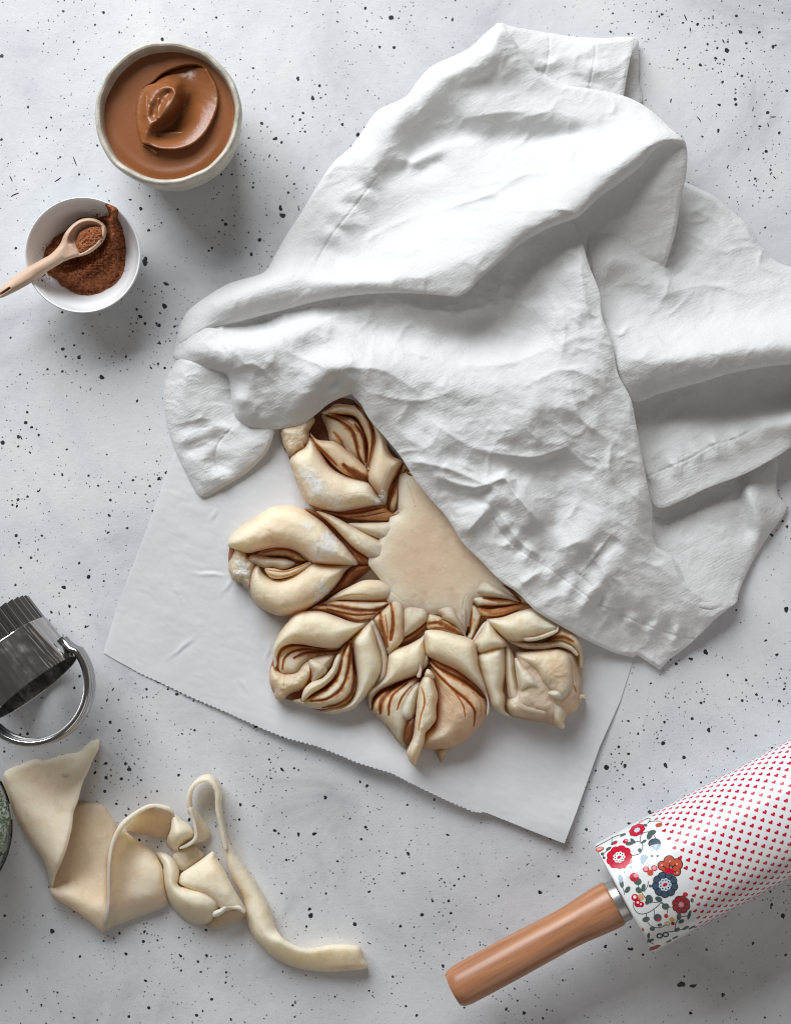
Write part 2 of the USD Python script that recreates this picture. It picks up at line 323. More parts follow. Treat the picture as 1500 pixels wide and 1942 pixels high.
# dough: mask.r = hazelnut filling, mask.g = darker egg-coloured dough, mask.b = flour dusting
def dough(name, pale, tan):
    N = {'at': ('attribute', {'attribute': 'mask'}), 's': ('separate_color', {}), 'g': ('texture_coordinate', {}),
         'n': ('noise_texture', {'scale': 90.0, 'detail': 6.0, 'roughness': 0.6}), 'n2': ('noise_texture', {'scale': 520.0, 'detail': 6.0, 'roughness': 0.7}),
         'v1': ('mix', {'color1': pale, 'color2': tan}), 'v2': ('mix', {'mix_type': 'mix', 'color2': tuple(0.82 * c for c in tan)}), 'vr': ('map_range', {'from_min': 0.52, 'from_max': 0.75, 'to_min': 0.0, 'to_max': 0.55, 'clamp': True}),
         'cn': ('math', {'math_type': 'multiply_add', 'value2': 0.5, 'value3': -0.25}), 'cm': ('math', {'math_type': 'add', 'use_clamp': True}), 'cm2': ('math', {'math_type': 'multiply', 'use_clamp': True}),
         'cr': ('rgb_ramp', {'ramp': [(0.0, (0.70, 0.49, 0.30)), (0.3, (0.56, 0.29, 0.12)), (0.6, (0.39, 0.135, 0.045)), (0.85, (0.225, 0.073, 0.025)), (1.0, (0.145, 0.043, 0.015))]}),
         'cf': ('map_range', {'from_min': 0.08, 'from_max': 0.45, 'to_min': 0.0, 'to_max': 1.0, 'clamp': True}),
         'v3': ('mix', {}), 'v4': ('mix', {'color2': (0.80, 0.80, 0.80)}),
         'ro': ('map_range', {'from_min': 0.0, 'from_max': 0.8, 'to_min': 0.64, 'to_max': 0.32, 'clamp': True}),
         'b': ('bump', {'distance': 0.0006, 'strength': 0.75}), 'bs': ('math', {'math_type': 'multiply_add', 'value2': 0.7}),
         'p': ('principled_bsdf', {'roughness': 0.45, 'subsurface_weight': 0.45, 'subsurface_scale': 0.004, 'subsurface_radius': (1.0, 0.55, 0.28), 'specular_ior_level': 0.25})}
    look(name, N, [('at.color', 's.color'), ('g.object', 'n.vector'), ('g.object', 'n2.vector'), ('s.g', 'v1.fac'), ('v1.color', 'v2.color1'), ('n.fac', 'vr.value'), ('vr.result', 'v2.fac'),
                   ('n2.fac', 'cn.value1'), ('cn.value', 'cm.value1'), ('s.r', 'cm.value2'), ('cm.value', 'cm2.value1'), ('s.r', 'cf.value'), ('cf.result', 'cm2.value2'), ('cm2.value', 'cr.fac'), ('cf.result', 'v3.fac'),
                   ('v2.color', 'v3.color1'), ('cr.color', 'v3.color2'), ('v3.color', 'v4.color1'), ('s.b', 'v4.fac'), ('v4.color', 'p.base_color'),
                   ('s.r', 'ro.value'), ('ro.result', 'p.roughness'), ('n.fac', 'bs.value3'), ('n2.fac', 'bs.value1'), ('bs.value', 'b.height'), ('b.normal', 'p.normal')])
dough('bread_dough', (0.825, 0.69, 0.515), (0.58, 0.375, 0.24))
dough('scrap_dough', (0.90, 0.735, 0.555), (0.77, 0.53, 0.35))
for n, c in (('print_red', (0.55, 0.006, 0.035)), ('print_dark_red', (0.33, 0.008, 0.02)), ('print_pink', (0.75, 0.32, 0.36)), ('print_orange', (0.50, 0.085, 0.035)), ('print_slate', (0.055, 0.085, 0.125)),
             ('print_green', (0.075, 0.115, 0.105)), ('print_blue', (0.34, 0.46, 0.55)), ('print_black', (0.012, 0.014, 0.02)), ('print_white', (0.78, 0.79, 0.80)), ('print_yellow', (0.65, 0.40, 0.12)), ('print_pale_blue', (0.52, 0.62, 0.70))):
    plain(n, c, 0.3, specular_ior_level=0.3)
# ---------------- the table board and its larger black flecks ----------------
tb = trimesh.creation.box((1.1, 1.3, 0.03)); tb.apply_translation((0, 0, -0.015))
table = obj('table_top', tb, 'plaster', smooth=False)
tag(table, 'pale grey speckled plaster board that everything lies on', 'table', kind='structure')
rng = random.Random(4)
FLECK = [(53,57,2.5),(247,378,3),(267,395,3.6),(275,495,8),(315,538,5),(312,580,5),(266,600,4),(422,417,2.5),(282,436,3),(115,245,2.5),(97,222,2.5),(53,202,2.6),(3,105,4),
 (593,185,4),(565,148,4),(522,262,4.6),(511,295,3),(532,394,5),(536,408,5.2),(576,318,2.5),(544,333,2.2),(558,348,2.4),(193,715,6),(1158,59,2.5),(1362,247,4),(1492,171,3),(1364,198,3),(1432,338,3),(1451,431,2.5),
 (1338,1237,5),(1310,1250,4),(1491,1156,5),(1024,1693,5),(1262,1452,5),(1344,1385,4),(849,1584,3.4),(1232,1541,4),(840,1833,3.6),(454,1555,3),(596,1582,4.2),(566,1583,4),(617,1513,4),(696,1491,3.2),(535,1460,4),
 (481,1529,2.6),(700,1692,3.4),(587,1725,3.2),(99,1767,5),(276,1861,3.2),(239,1810,3.2),(429,1845,2.8),(180,1466,3.2),(274,1768,3),(121,1114,4),(141,1305,2.6),(79,1324,2.6),(226,1386,3.2),(162,1189,3),
 (1292,1868,7),(1314,1871,6),(1371,1888,4),(1148,1796,3.4),(1198,1801,3.4),(1340,1802,3),(1428,1790,3.4),(1462,1722,3),(1490,1812,3),(960,1915,3.4),(700,1880,2.6),(560,1902,3),(760,1757,2.6),(640,1634,2.6),(870,1668,2.4),
 (1210,1392,2.6),(1260,1370,2.8),(1415,1290,3.2),(1452,1215,2.8),(1478,1330,3),(1380,1420,2.6),(60,810,2.8),(118,900,3),(32,960,2.6),(205,1010,3),(150,1068,2.6),(260,760,2.8),(90,700,2.4),(20,640,2.6),(300,690,2.8),
 (410,32,2.6),(640,40,2.4),(720,88,2.8),(858,36,3.2),(480,128,2.4),(1440,60,2.8),(1250,30,2.4),(1410,110,2.4),(120,20,2.6),(226,60,2.6),(70,290,2.6),(30,470,2.6),(150,330,2.4),(402,470,2.6),(440,330,2.4),(345,640,2.6)]
STREAK = [(21,338,14,65),(28,368,18,-25),(142,305,20,70),(110,340,16,-35),(566,394,12,80),(1352,32,9,90),(1300,32,14,66),(1326,225,14,56),(1466,221,12,0),(1457,236,9,70),(1372,77,9,60),(1309,55,8,90),(112,1163,8,80),(166,1188,8,-30),
          (1272,190,9,-80),(1428,206,9,-78),(1380,315,8,-60),(1469,336,8,45),(214,1308,8,-60),(203,1328,8,-70),(40,830,9,70),(75,930,10,-60),(700,1790,8,30),(1000,1640,8,-40),(880,1900,10,-25)]
ms = []
for (x, y, r) in FLECK:
    n = 14; a = np.arange(n) * 2 * np.pi / n; e = rng.uniform(0.55, 0.95); th = rng.uniform(0, 3.14); k = rng.random() * 6
    rr = r * (1 + 0.16 * np.sin(2 * a + k) + 0.12 * np.sin(3 * a + 2 * k) + 0.08 * np.sin(5 * a))
    u, v = rr * np.cos(a), rr * np.sin(a) * e
    px, py = x + u * math.cos(th) - v * math.sin(th), y + u * math.sin(th) + v * math.cos(th)
    ring = W(px, py, 0.00006); c = W(x, y, 0.00012)
    ms.append((np.vstack([ring, c]), np.array([[(i + 1) % n, i, n] for i in range(n)])))
for (x, y, l, deg) in STREAK:
    n = 12; a = np.arange(n) * 2 * np.pi / n; th = math.radians(deg)
    u, v = l / 2 * np.cos(a), (0.9 + 0.4 * rng.random()) * np.sin(a) + rng.uniform(-1, 1) * 1.2 * np.cos(a) ** 2
    ring = W(x + u * math.cos(th) - v * math.sin(th), y + u * math.sin(th) + v * math.cos(th), 0.00006)
    ms.append((np.vstack([ring, ring.mean(0) + [0, 0, 0.00005]]), np.array([[(i + 1) % n, i, n] for i in range(n)])))
obj('black_fleck', join(ms), 'black_fleck', table, smooth=False, kind='stuff')

# ---------------- parchment sheet with a saw-toothed torn edge ----------------
edge = [(196,1238),(223,1254),(267,1277),(311,1297),(359,1320),(425,1348),(502,1383),(544,1399),(600,1414),(643,1431),(678,1446),(743,1466),(795,1493),(843,1516),(903,1541),(918,1540),(968,1560),(1015,1579),(1070,1600)]
E = np.array(edge, float); cum = np.r_[0, np.cumsum(np.hypot(*np.diff(E, axis=0).T))]
teeth = []
s_ = 0.0
while s_ < cum[-1]:
    x, y = np.interp(s_, cum, E[:, 0]), np.interp(s_, cum, E[:, 1])
    toothed = 1.0 if 60 < s_ < 760 else 0.25
    amp = 2.7 * toothed * (0.75 + 0.5 * rng.random())
    teeth += [(x - 0.39 * amp * 0, y), (x + 3.6, y + 1.4 + amp)]
    s_ += 8.6 + rng.uniform(-.8, .8)
out = teeth + [(1070, 1601), (1094,1538), (1137,1417), (1176,1330), (1202,1248), (1236, 1140), (1000, 1040), (700, 860), (380, 770), (338, 838), (325,870), (300, 944), (255, 1065), (222, 1150)]
def paper_z(x, y, z, d):
    along = np.clip((x - 190) / 880, 0, 1)
    # distance up from the toothed edge
    ey = np.interp(x, E[:, 0], E[:, 1]); up = np.clip((ey - y) * 0.92, 0, 400)
    lift = (8.0 * np.exp(-((along - 0.63) / 0.30) ** 2) + 2.6 * sm(0.85, 1.0, along)) * np.exp(-(up / 75) ** 2)
    lift += 2.5 * np.exp(-((x - 1150) / 60) ** 2) * sm(1300, 1450, y)
    wr = 0.9 * np.abs(nz(x + 0.55 * y, (y - 0.4 * x) * 2.2, 60, 3, 4)) + 0.7 * nz(x, y, 110, 8, 2)
    for (ax, ay, bx, by, h) in ((330,1240,360,1215,1.1),(420,1090,375,1088,1.2),(425,1120,440,1100,1.0),(400,985,408,970,.9),(505,1250,512,1225,.9),(455,1290,470,1310,.8),(560,1330,600,1350,.7),(330,1110,345,1140,.6)):
        Ln = math.hypot(bx - ax, by - ay); ux, uy = (bx - ax) / Ln, (by - ay) / Ln; mx, my = (ax + bx) / 2, (ay + by) / 2
        al = (x - mx) * ux + (y - my) * uy; pe = -(x - mx) * uy + (y - my) * ux + 5 * nz(x, y, 14, 2)
        wr = wr + h * 0.45 * np.exp(-(al / (0.62 * Ln)) ** 2) * (np.exp(-(pe / 4.0) ** 2) - 0.5 * np.exp(-((pe - 6) / 5.0) ** 2))
    return np.maximum(0.5 + lift + wr * (0.4 + 0.6 * sm(0, 12, d)), 0.15)
m = patch(out, h=0.5, R=1, T=0.0, sp=3.0, corners=range(len(out)), smooth_it=0, fn=paper_z)
pp = obj('parchment_sheet', m[:2], 'paper', smooth=True)
tag(pp, 'white parchment sheet with a saw-toothed edge under the star bread', 'baking paper')

# ---------------- stoneware bowl of hazelnut spread ----------------
def mv(t, c):
    t.apply_translation(c); return t
bz = 0.052
bc = W(317, 213, bz); bc[2] = 0
prof = [(0, 0.0), (0.026, 0.0), (0.0285, 0.0012), (0.0345, 0.010), (0.0395, 0.026), (0.0415, 0.042), (0.0418, 0.0495), (0.0412, 0.0515), (0.0402, 0.052), (0.0388, 0.0515), (0.0380, 0.0495), (0.0372, 0.036), (0.034, 0.02), (0.026, 0.008), (0, 0.006)]
P_ = np.array(prof); q = [P_[0]]
for a_, b_ in zip(P_[:-1], P_[1:]): q += [a_ + (b_ - a_) * t for t in (0.34, 0.67, 1.0)]
def bowl_wob(a, r, z):
    w = sm(0.01, 0.05, z)
    rr = r * (1 + w * (0.010 * np.sin(2 * a + 0.7) + 0.006 * np.sin(3 * a + 2.1) + 0.004 * np.sin(7 * a) + 0.003 * np.sin(13 * a + 1)))
    zz = z + sm(0.04, 0.052, z) * (0.0007 * np.sin(3 * a + 1) + 0.0004 * np.sin(8 * a) + 0.0003 * np.sin(17 * a + 2))
    return rr, zz
bowl = thing('stoneware_bowl', 'handmade beige stoneware bowl full of chocolate spread', 'bowl', bc)
obj('bowl_body', mv(lathe(q, 160, bowl_wob), bc), 'stoneware', bowl, smooth=60)

Zc = lambda pts: Z(170, 70, 5, pts)
lev = 43.5
cx, cy = 320, 219
disk = [(cx + 130.5 * math.cos(a), cy + 130.5 * math.sin(a)) for a in np.arange(48) * 2 * np.pi / 48]
dip = spline(Zc([(600,420),(680,345),(800,285),(950,252),(1075,282),(1190,440),(1205,620),(1060,860),(800,900),(560,880),(470,700),(500,500)]), True, 2)
dpoly = Polygon(dip)
def choc_z(x, y, z, d):
    inside = shapely.contains_xy(dpoly, x, y); dd, _ = cKDTree(dip).query(np.stack([x, y], 1))
    z = z + np.where(inside, -9.0 * sm(0, 7, dd), 0)
    z += 1.6 * (1 - sm(0, 9, d))          # meniscus against the wall
    z += 0.25 * nz(x, y, 60, 4, 2) + 0.5 * np.exp(-((d - 22) / 9) ** 2) * sm(0.1, 0.6, (y - cy) / 130)
    return z
flat = patch(disk, h=lev, R=1, T=0, sp=1.6, smooth_it=0, fn=choc_z)
# the scooped swirl
lip = Zc([(500,1005),(560,1022),(640,1050),(720,1062),(800,1064),(880,1050),(960,1022),(1030,975),(1090,915),(1140,840),(1185,745),(1215,650),(1222,570),(1205,470),(1170,395),(1110,297),(1060,285),(950,272),(800,305),(690,370),(620,430),(520,470),(462,560),(440,650),(438,760),(452,880),(480,970)])
A = lambda x, y, h: Zc([(x, y, h)])[0]
ctl = [[A(500,1005,lev+6),A(640,1050,lev+7),A(800,1064,lev+6.5),A(960,1022,lev+6),A(1090,915,lev+5),A(1185,745,lev+4),A(1222,570,lev+3),A(1170,395,lev+2.5),A(1110,297,lev+2.5)],
       [A(1060,290,lev-0.5),A(950,276,lev-4.5),A(800,310,lev-4.5),A(690,372,lev-2.5),A(620,430,lev+1.5)],
       [A(462,560,lev+1.2),A(438,760,lev+1.2),A(470,940,lev+2.5)],
       [A(1000,420,lev-2.5),A(900,560,lev-5),A(830,690,lev-5.5),A(720,830,lev-4),A(640,900,lev-1)],
       [A(1080,500,lev-0.5),A(1050,650,lev-1.5),A(960,800,lev-1.5),A(820,930,lev-0.5),A(680,975,lev+2)],
       [A(860,400,lev-2.0),A(740,400,lev+1)],
       [A(520,945,lev+6.5),A(560,860,lev+8),A(620,800,lev+8.5),A(700,740,lev+9.5),A(780,640,lev+10.5),A(826,540,lev+10.5),A(812,478,lev+9.5),A(760,452,lev+8.5),A(690,458,lev+7.5),A(638,500,lev+7),A(600,570,lev+7),A(562,660,lev+7),A(552,770,lev+7),A(535,870,lev+6.5)],
       [A(850,480,lev+1),A(866,560,lev+0),A(820,680,lev-1),A(720,790,lev-0.5),A(630,850,lev+1.5)],
       [A(620,760,lev+5.5),A(650,680,lev+5.8),A(700,590,lev+6.5),A(760,520,lev+7.0)],[A(600,650,lev+5.2),A(590,740,lev+5)],
       [A(520,560,lev+2.5),A(500,700,lev+2.8),A(498,820,lev+3.2)],[A(650,440,lev+3.5),A(730,425,lev+3),A(820,440,lev+2)]]
def swirl_z(x, y, z, d):
    for (ax, ay, bx, by, h, w) in ((655,590,640,760,0.7,2.6),(740,600,670,770,0.5,2.6),(535,560,525,740,0.6,2.4)):
        ax, ay, bx, by = 170 + ax / 5, 70 + ay / 5, 170 + bx / 5, 70 + by / 5
        t = np.clip(((x - ax) * (bx - ax) + (y - ay) * (by - ay)) / ((bx - ax) ** 2 + (by - ay) ** 2), 0, 1)
        z = z + h * np.exp(-(np.hypot(x - ax - t * (bx - ax), y - ay - t * (by - ay)) / w) ** 2)
    return z + 0.25 * nz(x, y, 8, 11, 3) * sm(0, 3, d)
sw = patch(lip, ctrl=ctl, lin=0.55, R=2.0, T=1.0, sp=0.9, smooth_it=6, floor=36, inset=5, fn=swirl_z)
curl = patch(Zc([(500,1010),(560,1020),(620,1040),(650,1085),(625,1110),(580,1080),(540,1045),(505,1030)]), h=lev + 3.2, R=3, T=2, sp=0.8, floor=40, inset=1, noise=0.5, nscale=6)
spread = obj('hazelnut_spread', flat[:2], 'chocolate', smooth=True)
tag(spread, 'glossy brown chocolate hazelnut spread filling the stoneware bowl', 'chocolate spread')
obj('swirl', join([sw, curl]), 'chocolate', spread, smooth=True)

# ---------------- small white bowl, cocoa, wooden spoon ----------------
wz = 0.031
wc = W(156.5, 483, wz); wc[2] = 0
prof = [(0, 0.0015), (0.015, 0.0015), (0.0155, 0.0), (0.0175, 0.0), (0.018, 0.002), (0.026, 0.010), (0.0315, 0.021), (0.0340, 0.0295), (0.0341, 0.0306), (0.0336, 0.0311), (0.0329, 0.0306), (0.0322, 0.0285), (0.0295, 0.0205), (0.0242, 0.0115), (0.0175, 0.0055), (0.010, 0.0036), (0, 0.0033)]
dish = thing('small_bowl', 'small glossy white porcelain bowl holding cocoa powder', 'bowl', wc)
P_ = np.array(prof); q = [P_[0]]
for a_, b_ in zip(P_[:-1], P_[1:]): q += [a_ + (b_ - a_) * t for t in (0.5, 1.0)]
obj('bowl_body', mv(lathe(q, 128), wc), 'porcelain', dish, smooth=60)
inner = np.array(prof[9:])[::-1]
def dish_z(x, y):       # inner wall height in mm under the pixel, iterated for the height's own parallax
    z = np.full(np.shape(x), 12.0)
    for _ in range(6):
        p = W(x, y, z * 1e-3); r = np.hypot(p[..., 0] - wc[0], p[..., 1] - wc[1]); z = np.interp(r, inner[:, 0], inner[:, 1]) * 1e3
    return z
Zs = lambda pts: Z(40, 370, 6.25, pts)
co = Zs([(1000,112),(1035,98),(1090,120),(1150,165),(1150,270),(1195,370),(1225,480),(1243,610),(1236,740),(1228,850),(1190,960),(1120,1045),(1070,1082),(960,1142),(820,1185),(740,1180),(650,1162),(560,1115),(480,1068),(420,1002),(350,960),(300,905),(262,760),(285,660),(340,575),(400,495),(520,420),(700,270),(880,270),(960,250),(1035,240),(1030,180)])
B_ = lambda x, y, h: Zs([(x, y, h)])[0]
def cocoa_z(x, y, z, d):
    w = dish_z(x, y)
    u, v = (x - 40) * 6.25, (y - 370) * 6.25
    # trench beside the spoon, ridge right of it, slope down to the white wall
    ridge = np.exp(-(((u - 1090 + 0.75 * (v - 420)) / 150) ** 2)) * sm(1000, 500, v) * 0 + 0
    L_ = spline([(1075,200,0),(1100,330,0),(1085,440,0),(1010,570,0),(880,700,0),(760,800,0),(650,880,0),(480,900,0)], False, 4)
    dd, ii = seg_dist(np.stack([u, v], 1), L_)
    body = 10.5 * sm(0, 26, d)
    rg = 7.5 * np.exp(-(dd / 85) ** 2) * sm(0, 8, d)
    T_ = spline([(980,300,0),(1020,420,0),(960,600,0),(830,720,0),(680,800,0),(520,850,0)], False, 4); d2, _ = seg_dist(np.stack([u, v], 1), T_)
    tr = -7.0 * np.exp(-(d2 / 60) ** 2)
    lump = 3.2 * np.abs(nz(x, y, 5.5, 3, 3)) * 2 + 2.6 * nz(x, y, 12, 6, 3)
    z = w + 0.4 + body * 0.75 + rg + tr * sm(0, 20, d) + lump * sm(0, 4, d)
    return np.maximum(z, w + 0.25)
m = patch(co, h=10, R=1, T=0, sp=0.8, smooth_it=0, fn=cocoa_z, wob=1.2)
ck = obj('cocoa_powder', m[:2], 'cocoa', smooth=True)
tag(ck, 'reddish brown cocoa powder heaped in the small white bowl', 'cocoa powder')
dust = []
for _ in range(520):
    a = rng.uniform(0, 6.28); t = rng.random() ** 2
    sx, sy = [(285, 940), (250, 1010), (900, 225), (330, 600), (300, 660), (560, 420), (900, 240), (1160, 900)][rng.randrange(8)]
    x, y = 40 + (sx + 150 * t * math.cos(a)) / 6.25, 370 + (sy + 80 * t * math.sin(a)) / 6.25
    z = float(dish_z(np.array([x]), np.array([y]))[0]) + 0.1
    g = trimesh.creation.icosahedron(); g.apply_scale(rng.uniform(0.00008, 0.00032)); g.apply_translation(W(x, y, z * 1e-3)); dust.append(g)
obj('loose_crumb', join(dust), 'cocoa', ck, kind='stuff')

sp_out = Zs([(-260,1180),(-250,1215),(-190,1200),(0,1105),(130,1030),(260,935),(400,850),(480,800),(560,762),(640,735),(700,722),(800,690),(890,630),(960,560),(1005,480),(1012,400),(985,345),(930,300),(860,272),(780,266),(700,285),(620,335),(555,400),(505,475),(470,560),(420,630),(340,705),(250,755),(100,840),(0,910),(-120,990),(-230,1090)])
def spoon_tilt(x):        # head low in the cocoa, handle over the rim
    return np.interp(x, [-40, 60, 130, 200], [41.0, 34.5, 27.0, 25.0])
icv = spline(Zs([(548,540),(560,480),(600,405),(660,345),(740,308),(830,300),(920,325),(968,365),(970,420),(945,500),(890,580),(820,640),(740,690),(688,708),(650,660),(600,610),(560,580)]), True, 1.5)
ipoly = Polygon(icv)
slot = LineString([Zs([(-290,1205)])[0], Zs([(-140,1102)])[0]])
def spoon_z(x, y, z, d):
    z = z + spoon_tilt(x) - 20
    ins = shapely.contains_xy(ipoly, x, y); dd, _ = cKDTree(icv).query(np.stack([x, y], 1))
    z = z - np.where(ins, 6.5 * (1 - np.exp(-(dd / 7.0) ** 1.5)), 0)
    ds = shapely.distance(shapely.points(x, y), slot)
    return z - 3.2 * (1 - sm(1.2, 2.6, ds))
def spoon_R(x, y): return np.where(np.asarray(x) > 122, 5.0, 12.0)
def spoon_T(x, y): return np.where(np.asarray(x) > 122, 2.2, 4.5)
m = patch(sp_out, h=20, R=spoon_R, T=spoon_T, sp=0.9, smooth_it=10, skirt=5.0, inset=3.5, fn=spoon_z)
spn = obj('wooden_spoon', m[:2], 'spoon_wood', smooth=True)
tag(spn, 'small pale wooden spoon with slotted handle lying in the cocoa bowl', 'spoon')
hp = Zs([(690,430),(800,380),(900,365),(960,385),(985,420),(1005,470),(985,530),(930,600),(840,665),(760,700),(692,706),(655,650),(648,560),(665,480)])
m = patch(hp, h=25.0, R=9, T=4.0, sp=0.7, smooth_it=2, floor=15, inset=1, fn=lambda x, y, z, d: z + (1.3 * np.abs(nz(x, y, 4, 8, 3)) * 2 + 1.5 * nz(x, y, 10, 2, 3)) * sm(0, 2, d), wob=0.8)
hp_ = obj('spoonful_of_cocoa', m[:2], 'cocoa', smooth=True)
tag(hp_, 'small heap of cocoa powder in the bowl of the wooden spoon', 'cocoa powder')

# ---------------- steel dough cutter lying on its side ----------------
Rc = 0.0295
cc = W(69, 1303, Rc)
axv = np.array([-0.63, 0.777, -0.10]); axv /= np.linalg.norm(axv); mj = np.array([-axv[1], axv[0], 0]); mj /= np.linalg.norm(mj)
upv = np.cross(axv, mj); upv *= np.sign(upv[2]); cc[2] += 0.0022
def orient(t):
    M = np.eye(4); M[:3, 0] = mj; M[:3, 1] = upv; M[:3, 2] = axv * 1.0
    if np.linalg.det(M[:3, :3]) < 0: M[:3, 1] *= -1     # keeps the frame right-handed
    M[:3, 3] = cc; t.apply_transform(M); return t
cutter = thing('dough_cutter', 'steel dough cutter with fluted rim and ribbed strap handle lying on its side', 'dough cutter', (cc[0], cc[1], 0))
w_ = 0.0005
body = lathe([(Rc - w_, 0.0), (Rc - 0.0002, -0.0003), (Rc, 0.0002), (Rc, 0.010), (Rc, 0.020), (Rc, 0.0285), (Rc - 0.0003, 0.0291), (Rc - w_ - .0006, 0.0288), (Rc - w_ - .0004, 0.015), (Rc - w_, 0.0)], 128)
obj('cutter_body', orient(body), 'steel', cutter, smooth=50)
NF = 34
def flute(a, r, z):
    k = sm(0.022, 0.0262, z); return r + k * 0.0012 * (np.cos(a * NF) - 0.6), z
fl = lathe([(Rc - 0.0011, 0.020), (Rc - 0.0011, 0.024), (Rc - 0.0011, 0.0275), (Rc - 0.0011, 0.034), (Rc - 0.0011, 0.0462), (Rc - 0.0016, 0.0462), (Rc - 0.0016, 0.034), (Rc - 0.0016, 0.0275), (Rc - 0.0016, 0.020)], NF * 14, flute)
obj('fluted_rim', orient(fl), 'steel_plain', cutter, smooth=50)
th = np.linspace(0, np.pi, 61); rh = 0.0330
arc = np.stack([rh * np.cos(th), 0 * th, -rh * 0.99 * np.sin(th) + 0.001], 1)
arc = np.vstack([[Rc + 0.0005, 0, 0.0125], [Rc + 0.0007, 0, 0.008], [Rc + 0.0016, 0, 0.004], arc, [-Rc - 0.0016, 0, 0.004], [-Rc - 0.0007, 0, 0.008], [-Rc - 0.0005, 0, 0.0125]])
hw = np.full(len(arc), 0.0082); hw[:2] = hw[-2:] = 0.0058
tng = np.gradient(arc, axis=0); nr = np.stack([tng[:, 2], 0 * tng[:, 0], -tng[:, 0]], 1); nr /= np.linalg.norm(nr, axis=1, keepdims=True)
sec = [(-1, 0), (-.85, .7), (-.62, .95), (-.4, .7), (-.25, .22), (.25, .22), (.4, .7), (.62, .95), (.85, .7), (1, 0), (.85, -.7), (.62, -.95), (.4, -.7), (.25, -.22), (-.25, -.22), (-.4, -.7), (-.62, -.95), (-.85, -.7)]
V_ = np.array([[arc[i] + np.array([0, 1, 0]) * hw[i] * u + nr[i] * 0.0023 * v for (u, v) in sec] for i in range(len(arc))]).reshape(-1, 3)
ns = len(sec); i, j = np.meshgrid(np.arange(len(arc) - 1), np.arange(ns), indexing='ij'); j2 = (j + 1) % ns
F_ = np.vstack([np.stack([i*ns+j, i*ns+j2, (i+1)*ns+j2], -1).reshape(-1, 3), np.stack([i*ns+j, (i+1)*ns+j2, (i+1)*ns+j], -1).reshape(-1, 3)])
obj('handle', orient(trimesh.Trimesh(V_, F_, process=False)), 'steel_plain', cutter, smooth=65)

# ---------------- glass bowl at the left edge: flour with green herbs against the glass ----------------
gz = 0.045
gc = W(-150, 1566, gz); gc[2] = 0
gb = thing('glass_bowl', 'clear glass bowl of flour and green herbs cut off by the left edge', 'glass bowl', gc)
gprof = [(0, 0.0), (0.030, 0.0), (0.036, 0.004), (0.044, 0.018), (0.0500, 0.034), (0.0524, 0.0440), (0.0530, 0.0452), (0.0524, 0.0460), (0.0514, 0.0452), (0.0486, 0.034), (0.0425, 0.0185), (0.034, 0.0060), (0, 0.004)]
obj('bowl_body', mv(lathe(gprof, 128), gc), 'glass', gb, smooth=60)
a_ = np.arange(97) * 2 * np.pi / 96
fm = trimesh.creation.cylinder(0.0465, 0.001, sections=96)
def fl_w(a, r, z): return r * (1 + 0.012 * np.sin(5 * a) + 0.01 * np.sin(11 * a + 1)), z + 0.0016 * np.sin(4 * a + r * 300) * (r > 0.002) * sm(0.049, 0.03, r)
flo = lathe([(0.0335, 0.0066), (0.0420, 0.0185), (0.0468, 0.0300), (0.0465, 0.0335), (0.042, 0.0362), (0.030, 0.0375), (0.015, 0.038), (0, 0.038)], 96, fl_w)
fo = obj('flour', mv(flo, gc), 'flour', smooth=60)
tag(fo, 'white flour filling the glass bowl at the left edge', 'flour')
hs = []
for k in range(420):
    a = rng.uniform(-1.0, 1.0); rr = rng.uniform(0.040, 0.0475)
    z = np.interp(rr, [0.040, 0.0430, 0.0462, 0.048], [0.0372, 0.0362, 0.0345, 0.031])
    g = trimesh.creation.icosahedron(); g.apply_scale([rng.uniform(.0006, .0016), rng.uniform(.0003, .0007), rng.uniform(.0003, .0005)])
    g.apply_transform(trimesh.transformations.rotation_matrix(rng.uniform(0, 3.1), (0, 0, 1))); g.apply_translation(gc + np.array([rr * math.cos(a + .05), rr * math.sin(a + .05), z + 0.0004])); hs.append(g)
he = obj('chopped_herb', join(hs), 'herb', smooth=False)
tag(he, 'chopped green herbs scattered along the inside of the glass bowl', 'herbs', kind='stuff')
# ---------------- rolling pin: printed porcelain barrel, wooden handles ----------------
Rp = 0.0345
ang = math.radians(28.3)
p0 = W(1180.5, 1705, Rp); pd = np.array([math.cos(ang), math.sin(ang), 0.0]); pside = np.array([-pd[1], pd[0], 0.0])   # pside points up the picture
pin = thing('rolling_pin', 'porcelain rolling pin printed with red hearts and folk flowers, wooden handle', 'rolling pin', (p0[0], p0[1], 0))
Mp = np.eye(4); Mp[:3, 2] = pd; Mp[:3, 0] = pside; Mp[:3, 1] = np.cross(pd, pside); Mp[:3, 3] = p0
def on_pin(t): t.apply_transform(Mp); return t
LB = 0.26
obj('barrel', on_pin(lathe([(0, 0.0006), (0.016, 0.0006), (0.0325, 0), (0.0338, 0.0003), (0.0343, 0.0010), (Rp, 0.0022), (Rp, 0.06), (Rp, 0.12), (Rp, 0.2), (Rp, LB - .0022), (0.0338, LB - .0003), (0.0325, LB), (0, LB)], 192)), 'porcelain', pin, smooth=40)
